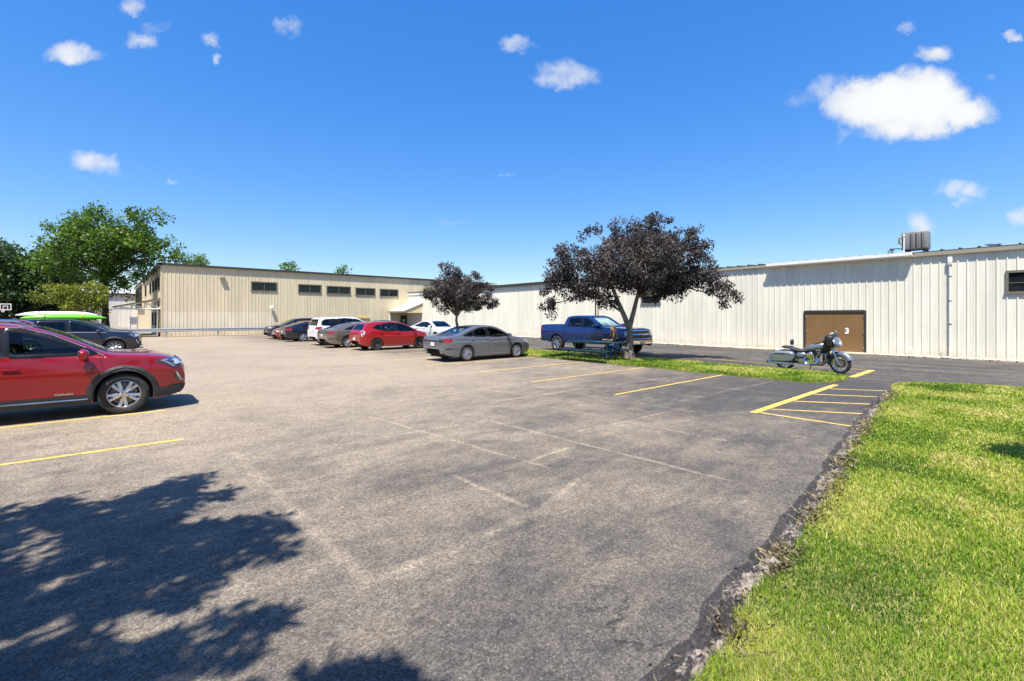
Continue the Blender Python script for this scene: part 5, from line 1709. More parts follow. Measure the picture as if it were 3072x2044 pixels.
make_car('hatchback', dict(HATCH, glass=[M_wind, M_mid, M_mid, M_mid, M_mid], seatmat=M_seatlight), P_red2, (12.72, 25.5, 0), 0, 'bright red hatchback on black steel wheels, tail to the aisle', 'hatchback', GROUP_R, 1.03)
MAL = xf_spec(SEDAN, 1.047, 1.028, 1.0, r=.335, rim=.235, style='ten', glass=[M_tint, M_tint, M_tint, M_tint, M_mid])
MAL['top'] = [(a * 1.047, b) for a, b in [(-2.35, .66), (-2.345, .88), (-2.32, 1.01), (-2.28, 1.06), (-2.15, 1.085), (-1.95, 1.13), (-1.62, 1.235), (-1.2, 1.345), (-.85, 1.41), (-.4, 1.455), (0, 1.46), (.3, 1.435), (.65, 1.31), (1.0, 1.125), (1.22, 1.02), (1.38, .985), (1.75, .94), (2.0, .885), (2.16, .82), (2.26, .74), (2.32, .65), (2.35, .54)]]
MAL['rw'] = ('top', [(-.95, .54), (-.9, 0), (-.95, -.54), (-1.95, -.58), (-2.0, 0), (-1.95, .58)])
make_car('sedan', MAL, P_taupe, (12.5, 28.95, 0), 0, 'taupe fastback sedan between the red hatchback and the white SUV', 'sedan', GROUP_R)
make_car('suv', dict(BIG, glass=[M_tint] * 5), P_white, (12.75, 31.75, 0), 0, 'tall white SUV with red tail lights beside the taupe sedan', 'suv', GROUP_R)
make_car('sedan', dict(MAL, style='five_double'), P_navy, (12.7, 38.2, 0), 0, 'dark blue sedan parked left of the white SUV', 'sedan', GROUP_R)
make_car('sedan', dict(SEDAN, style='ten'), paint('dark red paint', (0.30, 0.010, 0.010), metal=.3), (12.7, 41.0, 0), math.pi, 'dark red sedan facing the aisle between blue sedan and black SUV', 'sedan', GROUP_R)
make_car('suv', dict(CHER, style='ten', clad=0), P_black, (12.7, 43.7, 0), math.pi, 'black SUV facing the aisle at the far left end of the row', 'suv', GROUP_R)
BUICK = xf_spec(SEDAN, 1.08, 1.03, 1.01, style='ten', glass=[M_tint] * 5, handlemat=M_chrome)
GROUP_D = 'vehicles parked along the driveway side of the island'
make_car('sedan', BUICK, P_white, (20.3, 33.0, 0), R(-90), 'white sedan on the driveway behind the small purple tree', 'sedan', GROUP_D)
make_car('sedan', dict(SEDAN, style='ten'), P_steel, (20.2, 42.3, 0), R(-90), 'dark slate sedan behind the red hatchback, only its roof showing', 'sedan', GROUP_D)
tr_, _sh = make_car('pickup_truck', dict(TRUCK, glass=[M_wind, M_mid, M_tint, M_tint]), P_blue, (19.98, 16.25, 0), R(-90), 'deep blue crew-cab pickup truck parked behind the picnic table', 'pickup truck', GROUP_D, 1.04)
_sh.patch('top', [(1.20, -.66), (1.22, 0), (1.20, .66), (.50, .58), (.48, 0), (.50, -.58)], -.035).build('sun_shade', mat('silver sun shade', (.72, .74, .76), .35, metal=.3, var=.3, vscale=14, bump=.6, bscale=16), tr_)

make_car('sedan', dict(SEDAN, style='ten'), P_black, (-.9, 40.0, 0), 0, 'black sedan at the far end of the left row past the kayaks', 'sedan', GROUP_L)
# kayaks strapped on the roofs in the left row
def kayak(loc, rz, L_, mt_, label, flip=1, deck=None):
    root = empty('kayak', loc, rz)
    tag(root, label, 'kayak', 'kayaks strapped to car roofs')
    n, m_ = 33, 16
    vs, fs = [], []
    for i in range(n):
        s_ = i / (n - 1) * 2 - 1
        wv = .36 * max(0.02, (1 - abs(s_) ** 2.6)) ** .75
        hh = .19 * (1 - .35 * abs(s_) ** 3) * max(.06, 1 - abs(s_) ** 6)
        rise = .10 * abs(s_) ** 3
        for k in range(m_):
            a = 2 * math.pi * k / m_
            y = wv * math.copysign(abs(math.cos(a)) ** .8, math.cos(a)); z = hh * math.copysign(abs(math.sin(a)) ** .85, math.sin(a))
            if z < 0: z *= .6
            vs.append((s_ * L_ / 2, y, flip * (z - rise * flip * .3)))
    for i in range(n - 1):
        for k in range(m_):
            fs.append((i * m_ + k, i * m_ + (k + 1) % m_, (i + 1) * m_ + (k + 1) % m_, (i + 1) * m_ + k))
    fs += [tuple(range(m_)), tuple(range((n - 1) * m_, n * m_))]
    G().add(vs, fs).build('hull', mt_, root, ang=50)
    for x in (-.75, .65):
        ring = [(x + .02 * math.sin(3 * a), .37 * math.cos(a), .205 * math.sin(a) if math.sin(a) > 0 else .13 * math.sin(a)) for a in np.linspace(0, 2 * math.pi, 25)]
        G().tube(ring, .012, 5).build('strap', M_trim if x < 0 else mat('orange strap', (.8, .22, .02), .6), root)
    return root


kayak((-1.63, 33.75, 1.84), 0, 3.3, mat('green plastic', (0.16, 0.62, 0.03), 0.3, var=.08), 'bright green kayak strapped on a roof in the left row')
kayak((-2.05, 36.8, 2.0), 0, 3.4, mat('white plastic', (0.78, 0.78, 0.76), 0.35, var=.05), 'upturned white kayak on a roof behind the green kayak', flip=1)

# ================================================================== trees
M_bark = mat('grey brown bark', (0.19, 0.155, 0.125), 0.95, var=0.4, vscale=9, bump=1.0, bscale=18)
M_barkdark = mat('dark bark', (0.035, 0.028, 0.022), 0.95, var=0.4, vscale=9, bump=1.0, bscale=18)
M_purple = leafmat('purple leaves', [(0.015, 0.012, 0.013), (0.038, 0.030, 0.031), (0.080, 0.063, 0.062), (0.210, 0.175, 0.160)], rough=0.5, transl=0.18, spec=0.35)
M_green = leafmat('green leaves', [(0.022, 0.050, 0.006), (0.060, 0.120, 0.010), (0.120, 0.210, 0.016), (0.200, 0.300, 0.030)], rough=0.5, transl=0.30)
M_shaded = leafmat('shade-darkened woods leaves', [(0.008, 0.018, 0.004), (0.020, 0.045, 0.007), (0.045, 0.090, 0.012), (0.090, 0.150, 0.020)], rough=0.55, transl=0.2)  # darker than the other foliage: the wood's shade is put into the leaf colour
M_yellow = leafmat('yellow green leaves', [(0.055, 0.085, 0.010), (0.140, 0.175, 0.018), (0.240, 0.250, 0.030), (0.330, 0.310, 0.050)], rough=0.5, transl=0.35)


def leaves_mesh(name, C, cr, per, lsize, mt_, droop=0.3, vbase=None):
    """leaf-sized faces in clumps round the centres C"""
    n = len(C) * per
    cen = np.repeat(C, per, axis=0)
    rad = np.repeat(cr, per)
    d = rng.normal(0, 1, (n, 3))
    d /= np.linalg.norm(d, axis=1)[:, None]
    P = cen + d * (rad * rng.random(n) ** 0.45)[:, None] * np.array([1, 1, .8])
    ax = rng.normal(0, 1, (n, 3)) + d * .6
    ax[:, 2] -= droop * 2.2
    ax /= np.linalg.norm(ax, axis=1)[:, None]
    q = rng.normal(0, 1, (n, 3))
    sd = np.cross(ax, q)
    sd /= np.linalg.norm(sd, axis=1)[:, None]
    nr = np.cross(ax, sd)
    Ls = lsize * (0.6 + 0.8 * rng.random(n))[:, None]
    V = np.empty((n, 4, 3), np.float32)
    V[:, 0] = P
    V[:, 1] = P + ax * Ls * .5 + sd * Ls * .26 + nr * Ls * .06
    V[:, 2] = P + ax * Ls
    V[:, 3] = P + ax * Ls * .5 - sd * Ls * .26 + nr * Ls * .06
    F = (np.arange(n) * 4)[:, None] + np.array([0, 1, 2, 3])
    vb = np.repeat(vbase if vbase is not None else np.full(len(C), .45), per)
    val = np.clip(vb + rng.normal(0, .17, n), 0, 1)
    return np_mesh(name, V.reshape(-1, 3), F, mt_, np.repeat(val, 4))


def tree(name, label, group, loc, lobes, forks, trunk_r, mt_, per=60, lsize=.1, cr=.3, spacing=1.0, bark=None, droop=.3, twig=True, limb_r=.3, limbs=None):
    """lobes: (right, up, radius right, radius up, fill[, depth offset]) measured in the tree's own frame; forks: trunk path points (right, up)"""
    root = empty(name, loc, -YAW)
    tag(root, label, 'tree', group)
    g_ = G()
    path = [(a, 0.03 * math.sin(3 * b), b) for a, b in forks]
    # a slightly fluted trunk
    k = len(path)
    rr = [trunk_r * (1.35 if i == 0 else 1 - .45 * i / (k - 1)) for i in range(k)]
    dense_p, dense_r = [], []
    for i in range(k - 1):
        for q in range(5):
            t_ = q / 5
            p = Vector(path[i]).lerp(Vector(path[i + 1]), t_)
            dense_p.append((p.x + .25 * trunk_r * noise.noise((p.z * 1.7, loc[0], 1)), p.y + .25 * trunk_r * noise.noise((p.z * 1.7, 4, loc[1])), p.z))
            dense_r.append((rr[i] * (1 - t_) + rr[i + 1] * t_) * (1 + .08 * noise.noise((p.z * 5, 1, 2))))
    dense_p.append(path[-1]); dense_r.append(rr[-1])
    g_.tube(dense_p, dense_r, 12)
    C, CR, VB = [], [], []
    ftop = Vector(path[-1])
    starts = [ftop]
    for lm in limbs or ():
        pp = [Vector((a, d_, b)) for a, b, d_ in lm[0]]
        g_.tube(pp, [lm[1] * (1 - .55 * i / (len(pp) - 1)) for i in range(len(pp))], 10)
        starts += pp[2:]
    for lb in lobes:
        dx, dz, rx, rz, fill = lb[:5]
        dd = lb[5] if len(lb) > 5 else 0.0
        c = Vector((dx, dd, dz))
        ry = min(max(rx, .8), max(2.2, rx * .8))
        # limb from the trunk to the lobe
        s0 = Vector(path[max(1, k - 1 - random.randint(0, 1))])
        s0 = s0.lerp(ftop, random.random() * .6)
        if limbs: s0 = min(starts[1:], key=lambda q: (q - c).length + (3 if q.z > c.z + .3 else 0))
        mid = s0.lerp(c, .5) + Vector((random.uniform(-.2, .2), random.uniform(-.2, .2), .12 * (c - s0).length * (random.uniform(.8, 1.8) if limbs else random.uniform(-.4, 1))))
        r0 = trunk_r * limb_r * random.uniform(.7, 1.2) + .01
        g_.tube([s0, s0.lerp(mid, .55) + Vector((0, 0, .03)), mid, mid.lerp(c, .6), c], [r0, r0 * .85, r0 * .65, r0 * .45, r0 * .2], 7)
        m_ = max(4, int(fill * (rx * ry * rz) ** .8 * 22.0 / (spacing ** 3)))
        for _ in range(m_):
            v_ = Vector((random.gauss(0, 1), random.gauss(0, 1), random.gauss(0, 1))).normalized() * random.uniform(.35, 1.0) ** .6
            p = c + Vector((v_.x * rx, v_.y * ry, v_.z * rz))
            if p.z < .4: p.z = .4 + random.random() * .4
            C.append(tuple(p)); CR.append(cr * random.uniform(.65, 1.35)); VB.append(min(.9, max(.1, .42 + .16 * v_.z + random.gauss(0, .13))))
            if twig and random.random() < .5:
                st = c.lerp(p, random.uniform(0, .3))
                g_.tube([st, st.lerp(p, .5) + Vector((random.uniform(-.1, .1), random.uniform(-.1, .1), .05)), p], [r0 * .28, r0 * .18, .006], 4, cap=False)
    g_.build('trunk', bark or M_bark, root, ang=60)
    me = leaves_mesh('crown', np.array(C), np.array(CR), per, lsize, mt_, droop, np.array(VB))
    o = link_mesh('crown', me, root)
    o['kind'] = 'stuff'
    return root


random.seed(11)
PT = [(0, 4.3, 2.4, 1.45, 1.0), (.95, 5.55, 1.25, .8, 1.0), (-1.45, 5.5, .75, .55, .30), (-.55, 5.75, .35, .5, .35), (-2.5, 4.2, 1.25, .95, 1.0), (-3.2, 3.1, .65, .8, 1.0), (-3.5, 2.4, .35, .4, 1.0), (-3.0, 3.8, .7, .6, 1.0), (2.1, 4.65, 1.35, 1.1, 1.0), (3.1, 4.0, .85, .85, 1.0), (2.6, 5.2, .7, .5, .9),
      (3.6, 3.5, .7, .5, 1.0), (4.05, 3.05, .6, .5, 1.0), (4.4, 2.65, .4, .35, .9), (2.6, 3.45, .9, .5, 1.0), (1.8, 3.2, .8, .45, 1.0), (.95, 2.95, .75, .35, 1.0), (2.0, 2.9, .5, .3, .9), (1.3, 3.35, 1.5, .55, 1.0), (-1.2, 3.25, 1.5, .65, 1.0), (-2.3, 2.95, .9, .45, .8), (-1.0, 2.5, .35, .3, .8), (.2, 4.2, 1.8, 1.2, .7, -1.6), (.2, 4.2, 1.8, 1.2, .7, 1.6)]
tree('plum_tree', 'large purple-leaved tree leaning over the picnic table and truck', 'purple-leaved trees on the island', (17.25, 12.05, 0.02), PT,
     [(0, 0), (.03, .5), (.02, 1.05), (0, 1.5)], .20, M_purple, per=90, lsize=.105, cr=.29, spacing=.91, droop=.35, limb_r=.2,
     limbs=[([(.0, 1.35, 0), (-.20, 1.85, -.05), (-.50, 2.5, -.1), (-.75, 3.2, 0), (-1.0, 4.0, .1)], .125), ([(.02, 1.4, 0), (.18, 1.95, .05), (.38, 2.7, .1), (.5, 3.4, 0), (.8, 4.5, 0)], .115), ([(-.3, 2.05, -.05), (-.75, 2.35, -.2), (-1.3, 2.75, -.4), (-2.2, 3.2, -.5)], .06), ([(.4, 2.8, .1), (1.1, 3.3, .3), (1.9, 3.7, .4), (2.2, 4.0, .3)], .045)])
PT2 = [(0, 3.5, 1.35, .8, 1.0), (-.5, 4.6, .75, .75, .9), (.6, 4.3, .9, .5, .8), (-1.2, 3.6, .85, .7, .9), (-1.75, 3.25, .45, .4, .9), (1.3, 3.4, .9, .65, 1.0), (1.9, 2.9, .55, .55, 1.0), (.5, 2.75, 1.1, .5, 1.0), (-.7, 2.6, .6, .5, .8), (0, 3.4, 1.0, .8, .7, -1.2), (0, 3.4, 1.0, .8, .7, 1.1)]
tree('plum_tree', 'small purple-leaved tree behind the silver sedan', 'purple-leaved trees on the island', (16.75, 24.65, 0.02), [tuple((1.1 if i in (0, 2) else 1) * q for i, q in enumerate(l_)) for l_ in PT2], [(0, 0), (.05, .6), (.10, 1.1), (0, 1.6), (.05, 2.2)], .12, M_purple, per=90, lsize=.115, cr=.28, spacing=.87, droop=.35, limb_r=.4)
GT = [(-.7, 10.3, 2.3, 1.4, 1.0), (3.9, 10.4, 1.7, 1.1, .8), (-4.6, 8.7, 1.7, 1.7, 1.0), (-.7, 8.0, 3.4, 2.1, 1.0), (3.2, 7.7, 2.3, 1.6, .9), (1.6, 5.9, 1.9, 1.2, .9), (-3.3, 6.7, 2.4, 1.5, 1.0), (5.9, 8.3, .8, .8, .6), (6.5, 7.2, .7, .45, .6), (1.1, 4.2, 1.3, .9, .9),
      (-5.6, 6.2, 1.6, 1.3, 1.0), (1.8, 9.4, 1.6, 1.2, .9), (0, 8, 2.6, 2.2, .8, -2.5), (0, 8, 2.6, 2.2, .8, 2.5)]
tree('maple_tree', 'large bright green tree beside the west end of the beige building', None, (-.1, 61.0, 0), [tuple(1.09 * q if i != 4 else q for i, q in enumerate(l_)) for l_ in GT], [(0, 0), (.05, 1.5), (0, 3.2), (-.15, 5.0), (-.1, 6.6)], .34, M_green, per=60, lsize=.28, cr=.72, spacing=1.55, bark=M_barkdark, droop=.25, limb_r=.4)
YT = [(-.3, 3.9, 1.7, .95, 1.0), (-2.0, 4.0, 1.6, .85, 1.0), (1.0, 4.3, 1.3, .9, 1.0), (.6, 2.9, 1.3, .8, .9), (-.9, 2.9, 1.2, .6, .9), (1.8, 3.4, .8, .6, .8)]
tree('ash_sapling', 'low yellow-green tree in front of the big green tree trunk', None, (-1.9, 56.6, 0), [tuple(.98 * q if i != 4 else q for i, q in enumerate(l_)) for l_ in YT], [(0, 0), (.05, 1.0), (.1, 2.0), (.1, 2.8)], .12, M_yellow, per=56, lsize=.22, cr=.5, spacing=1.2, droop=.25)


def world_at(u, Yc):
    X_ = (u - 1536) / 1400 * Yc
    return (FWD.x * Yc + RGT.x * X_, FWD.y * Yc + RGT.y * X_, 0)


def wood(u, Yc, h, wd, label, mt_=None, grp='trees of the wood on the left'):
    s_ = h / 10
    lb = [(0, 8.6 * s_, 1.6 * wd, 1.5 * s_, 1), (-1.4 * wd, 7.0 * s_, 1.5 * wd, 1.6 * s_, 1), (1.4 * wd, 7.0 * s_, 1.5 * wd, 1.6 * s_, 1), (0, 5.4 * s_, 2.2 * wd, 1.8 * s_, .9), (-1.5 * wd, 3.8 * s_, 1.7 * wd, 1.5 * s_, .9), (1.5 * wd, 3.8 * s_, 1.7 * wd, 1.5 * s_, .9), (0, 2.0 * s_, 2.3 * wd, 1.3 * s_, .8)]
    return tree('wood_tree', label, grp, world_at(u, Yc), lb, [(0, 0), (.1, 2 * s_), (-.1, 4 * s_), (0, 7 * s_)], .25, mt_ or M_shaded, per=44, lsize=.46, cr=1.05, spacing=1.9, bark=M_barkdark, twig=False)


wood(-60, 62, 13.0, 1.5, 'dark tree at the very left edge behind the basketball hoop')
wood(55, 66, 12.2, 1.4, 'dark leafy tree directly behind the basketball hoop')
wood(130, 70, 11.5, 1.4, 'dark tree left of the large green tree in the wood')
wood(205, 70, 10.5, 1.3, 'shaded tree in the wood behind the yellow-green tree')
wood(10, 78, 14.0, 1.6, 'tall tree rising at the back of the wood on the left')
wood(275, 84, 9.5, 1.1, 'dark tree seen through the big green tree trunk side')
GB = 'tree tops behind the beige building'
wood(590, 98, 15.4, 1.5, 'rounded green treetop above the left part of the beige roof', M_green, GB)
wood(540, 108, 13.6, 1.4, 'green treetop touching the corner of the beige roof', M_green, GB)
wood(868, 103, 13.8, 1.0, 'small green treetop above the middle of the beige roof', M_green, GB)
wood(1030, 110, 13.4, 1.0, 'low green treetop near the right end of the beige roof', M_green, GB)

# a tree behind the camera whose shade falls across the lower left of the lot
SHADE = [(-.79, 6.72), (-.53, 6.71), (-.15, 6.7), (.11, 6.62), (.38, 6.49), (.65, 6.65), (1.18, 6.4), (.84, 6.06), (1.26, 5.76), (.8, 5.65), (.71, 5.43), (.51, 5.22), (.99, 4.96), (1.49, 4.52), (1.27, 4.44), (.84, 4.31), (1.09, 4.34), (1.27, 4.05), (.81, 3.99), (.6, 3.91), (.47, 3.76),
         (.29, 3.84), (.05, 3.89), (.05, 3.66), (.23, 3.57), (.41, 3.49), (.67, 3.4), (.94, 3.27), (.74, 3.02), (.71, 2.81), (.62, 2.66), (.49, 2.5), (.1, 2.0), (-1.5, 1.6), (-4.5, 2.0), (-5.5, 4.5), (-4.0, 6.4), (-2.0, 6.9)]
SHADE2 = [(.72, 2.48), (.82, 2.55), (.98, 2.46), (1.06, 2.35), (1.24, 2.22), (1.2, 2.0), (.9, 1.7), (.6, 2.1)]
root = empty('shade_tree', (-6.4, 1.3, 0))
tag(root, 'leafy tree left of the camera that shades the near asphalt', 'tree')
g_ = G()
g_.tube([(0, 0, 0), (.05, .05, 1.5), (0, .1, 3.0), (.2, .2, 4.6), (.5, .4, 5.8)], [.30, .24, .21, .18, .12], 12)
C, CR, VB = [], [], []
def shadow_src(x, y, z):
    k_ = z / math.tan(SUN_EL)
    return Vector((x - k_ * SUN_TO.x, y - k_ * SUN_TO.y, z)) - root.location


tips = [(1.0, 6.4), (1.0, 5.75), (1.25, 4.55), (1.0, 4.15), (.7, 3.2), (.9, 2.3), (-2.5, 5.5), (-3.5, 3.2), (-1, 2.5), (-1.0, 5.9), (-.5, 4.4)]
for (tx, ty) in tips:
    e = shadow_src(tx, ty, 6.2)
    m1 = e.lerp(Vector((.3, .3, 5.2)), .5) + Vector((0, 0, .25))
    g_.tube([(.2, .2, 4.6), m1.lerp(Vector((.2, .2, 4.6)), .5), m1, e], [.09, .07, .045, .008], 6)
for poly, cnt in ((SHADE, 1500), (SHADE2, 40)):
    xs_ = [p[0] for p in poly]; ys_ = [p[1] for p in poly]
    k = 0
    while k < cnt:
        x, y = random.uniform(min(xs_), max(xs_)), random.uniform(min(ys_), max(ys_))
        if not in_poly(x, y, poly): continue
        k += 1
        if noise.noise((x * 1.6, y * 3.0, 2.2)) > .34 and x < .9: continue       # small chinks of light
        q = shadow_src(x - .07, y, random.uniform(5.5, 7.0) + .3 * noise.noise((x, y, 0)))
        C.append(tuple(q)); CR.append(random.uniform(.09, .18)); VB.append(random.uniform(.2, .7))
g_.build('trunk', M_bark, root, ang=60)
o = link_mesh('crown', leaves_mesh('crown', np.array(C), np.array(CR), 42, .13, M_green, .3, np.array(VB)), root)
o['kind'] = 'stuff'
# a small tree off to the right, whose shade touches the lawn
random.seed(21)
tree('lawn_sapling', 'small leafy tree on the lawn right of the camera', None, (8.3, -1.6, 0.04), [(-.72, 2.5, .30, .14, 3.0, .62), (-.40, 2.5, .40, .16, 3.0, .60), (.1, 2.6, .5, .3, 1.4, .2), (.5, 2.8, .6, .4, 1.2, -.1)], [(0, 0), (0, 1.0), (.02, 1.9)], .05, M_green, per=60, lsize=.11, cr=.2, spacing=.62)

for k, (bx, by) in enumerate(((-30, -22), (-20, -32), (-8, -38), (6, -42), (20, -40), (-40, -8), (-44, 8), (-46, 24), (-45, 40))):  # unseen trees, added so that car paint and panes reflect dark foliage
    o = wood(0, 60, 13 + 2 * math.sin(k * 2.1), 1.9, ['first', 'second', 'third', 'fourth', 'fifth', 'sixth', 'seventh', 'eighth', 'ninth'][k] + ' leafy tree in the unseen belt added behind the camera', M_shaded, 'unseen tree belt behind the camera')
    o.location = (bx, by, 0)

# ================================================================== picnic table, person, motorcycle, hoop
M_tgreen = mat('green coated steel', (0.006, 0.036, 0.040), 0.35, var=0.15, vscale=5, coat=.4)
PT_ = empty('picnic_table', (15.78, 12.75, 0.035), 0, None, 1.04)
tag(PT_, 'dark green metal picnic table on the grass under the purple tree', 'picnic table')
G().rbox((0, 0, .755), (.76, 2.44, .045), .018, 3).build('tabletop', M_tgreen, PT_)
for sx in (-1, 1):
    G().rbox((sx * .74, 0, .445), (.27, 2.44, .04), .016, 3).build('bench', M_tgreen, PT_)
for sy in (-.82, .82):
    for sx in (-1, 1):
        f = G()
        f.tube([(sx * .26, sy, .73), (sx * .30, sy, .40), (sx * .30, sy, .0)], .028, 8)
        f.tube([(sx * .30, sy, .36), (sx * .74, sy, .36), (sx * .74, sy, .425)], .022, 8)
        f.tube([(sx * .74, sy, .40), (sx * .74, sy, .0)], .026, 8)
        f.build('leg_frame', M_tgreen, PT_)
    G().tube([(0, sy * .95, .73), (0, sy * .35, .42)], .018, 6).build('brace', M_tgreen, PT_)
G().tube([(-.30, -.82, .36), (-.30, .82, .36)], .016, 6).build('stretcher', M_tgreen, PT_)


def skin_obj(name, pts, edges, radii, mt_, parent, sub=2, root_i=0):
    bm = bmesh.new()
    lay = bm.verts.layers.skin.verify()
    vs = [bm.verts.new(p) for p in pts]
    for a, b_ in edges: bm.edges.new((vs[a], vs[b_]))
    for v_, r_ in zip(vs, radii):
        v_[lay].radius = (r_, r_) if not hasattr(r_, '__len__') else r_
        v_[lay].use_root = False
    vs[root_i][lay].use_root = True
    me = bpy.data.meshes.new(name)
    bm.to_mesh(me); bm.free()
    ob = bpy.data.objects.new(name, me); COL.objects.link(ob)
    ob.modifiers.new('skin', 'SKIN').use_smooth_shade = True
    sd = ob.modifiers.new('sub', 'SUBSURF'); sd.levels = sub; sd.render_levels = sub
    dg = bpy.context.evaluated_depsgraph_get()
    m2 = bpy.data.meshes.new_from_object(ob.evaluated_get(dg))
    bpy.data.objects.remove(ob); bpy.data.meshes.remove(me)
    m2.name = name
    m2.materials.clear(); m2.materials.append(mt_)
    m2.polygons.foreach_set('use_smooth', [True] * len(m2.polygons))
    return link_mesh(name, m2, parent)


# a woman sitting on the far bench, arms on the table, facing the lot (local +x is where she faces)
PS = empty('person', (16.56, 12.30, 0.035), math.pi, None, 1.04)
tag(PS, 'person with long fair hair in a dark top sitting at the picnic table', 'person')
M_skin = mat('skin', (0.50, 0.30, 0.21), 0.5, var=.06)
M_top = mat('black cotton', (0.016, 0.015, 0.018), 0.9, bump=.2, bscale=120)
M_jean = mat('blue denim', (0.035, 0.085, 0.21), 0.9, var=.2, vscale=14, bump=.2, bscale=150)
M_hair = mat('fair hair', (0.33, 0.21, 0.10), 0.45, var=.35, vscale=22)
#        0 pelvis      1 waist       2 chest        3 neck base    4 neck top
P_ = [(0, 0, .56), (.02, 0, .74), (.05, 0, .96), (.07, 0, 1.09), (.09, 0, 1.17),
      (.06, .17, 1.04), (.13, .23, .88), (.33, .18, .83), (.05, .0, .60)]
body_p = [(0, 0, .56), (.02, 0, .74), (.05, 0, .95), (.07, 0, 1.08), (.10, 0, 1.16),
          (.06, .18, 1.03), (.13, .24, .86), (.36, .15, .835), (.42, .11, .835),
          (.06, -.18, 1.03), (.12, -.25, .86), (.37, -.19, .835), (.43, -.15, .835),
          (.05, .10, .54), (.45, .11, .53), (.42, .12, .10), (.50, .13, .05),
          (.05, -.10, .54), (.45, -.11, .53), (.48, -.12, .10), (.56, -.13, .05)]
body_e = [(0, 1), (1, 2), (2, 3), (3, 4), (2, 5), (5, 6), (6, 7), (7, 8), (2, 9), (9, 10), (10, 11), (11, 12), (0, 13), (13, 14), (14, 15), (15, 16), (0, 17), (17, 18), (18, 19), (19, 20)]
body_r = [(.13, .10), (.115, .09), (.13, .095), (.06, .055), (.048, .048), .052, .040, .028, .026, .052, .040, .028, .026, .078, .058, .040, .034, .078, .058, .040, .034]
body = skin_obj('body', body_p, body_e, body_r, M_skin, PS)
hd = G()
bm = bmesh.new()
bmesh.ops.create_icosphere(bm, subdivisions=4, radius=.1)
for v_ in bm.verts:
    c = v_.co
    c.x *= .98; c.y *= .78; c.z *= 1.16
    if c.z < -.02: c.y *= 1 + c.z * 2.2; c.x *= 1 + c.z * .9
    if c.x > .04:
        c.x += .022 * math.exp(-((c.y) / .014) ** 2 - ((c.z + .012) / .026) ** 2)          # nose
        c.x -= .010 * (math.exp(-((c.y - .032) / .014) ** 2 - ((c.z - .014) / .012) ** 2) + math.exp(-((c.y + .032) / .014) ** 2 - ((c.z - .014) / .012) ** 2))
        c.x += .006 * math.exp(-((c.y) / .022) ** 2 - ((c.z + .058) / .009) ** 2)          # lips
bmesh.ops.translate(bm, vec=(.115, 0, 1.27), verts=bm.verts)
hd.frombm(bm)
hd.build('head', M_skin, PS, ang=80)
for sy in (-1, 1):
    G().ball((.198, sy * .032, 1.284), .010, 2).build('eye', mat('eye', (.03, .025, .02), .2), PS)
G().ball((.205, 0, 1.212), .012, 2, (.5, 1.6, .4)).build('mouth', mat('lips', (.40, .13, .12), .5), PS)
# hands: palm and five bent fingers resting on the table
for sy, base in ((1, Vector((.42, .11, .835))), (-1, Vector((.43, -.15, .835)))):
    hp = G().rbox(base + Vector((.045, -.01 * sy, 0)), (.09, .075, .026), .012, 3)
    for k in range(4):
        o_ = base + Vector((.085, (-.03 + .02 * k), .002))
        ln = (.062, .072, .068, .054)[k]
        hp.tube([o_, o_ + Vector((ln * .5, 0, .010)), o_ + Vector((ln * .85, 0, .0)), o_ + Vector((ln, 0, -.012))], [.0085, .008, .0075, .006], 7)
    t0 = base + Vector((.03, -.036 * sy, .0))
    hp.tube([t0, t0 + Vector((.03, -.022 * sy, .004)), t0 + Vector((.058, -.026 * sy, -.004))], [.010, .009, .007], 7)
    hp.build('hand', M_skin, PS)
sh_i = [0, 1, 2, 3, 5, 6, 7, 9, 10, 11]
mp = {v_: i for i, v_ in enumerate(sh_i)}
skin_obj('shirt', [body_p[i] if i != 0 else (0, 0, .60) for i in sh_i], [(mp[a], mp[b_]) for a, b_ in body_e if a in mp and b_ in mp], [(.145, .115), (.132, .105), (.148, .112), (.068, .064), .066, .054, .040, .066, .054, .040], M_top, PS)
jn = [0, 13, 14, 15, 17, 18, 19]
mp = {v_: i for i, v_ in enumerate(jn)}
skin_obj('jeans', [body_p[i] for i in jn], [(mp[a], mp[b_]) for a, b_ in body_e if a in mp and b_ in mp], [(.145, .11), .088, .068, .052, .088, .068, .052], M_jean, PS)
for sy, x in ((.12, .46), (-.12, .52)):
    G().rbox((x + .03, sy, .045), (.25, .09, .085), .035, 3).build('shoe', M_trim, PS)
ha = G()
for k in range(150):
    a = random.uniform(-math.pi * .80, math.pi * .80) + math.pi
    top_ = Vector((.105, 0, 1.385))
    sd_ = Vector((.10 + .108 * math.cos(a), .092 * math.sin(a), 1.29 + random.uniform(-.01, .04)))
    ln = random.uniform(.22, .40)
    ha.tube([top_ + Vector((random.uniform(-.02, .03), random.uniform(-.01, .01), 0)), top_.lerp(sd_, .55) + Vector((0, 0, .035)), sd_, sd_ + Vector((-.005, .012 * math.sin(a), -ln * .5)), sd_ + Vector((random.uniform(-.02, .03), random.uniform(-.02, .02), -ln))],
            [.010, .014, .015, .014, .004], 5)
ha.build('hair', M_hair, PS)
bag = tag(G().rbox((15.82, 12.02, .035 + .84), (.16, .26, .11), .03, 3).build('lunch_bag', mat('olive cloth', (.07, .075, .05), .9, var=.4, vscale=16)), 'small dark lunch bag on the picnic table by the person', 'bag')

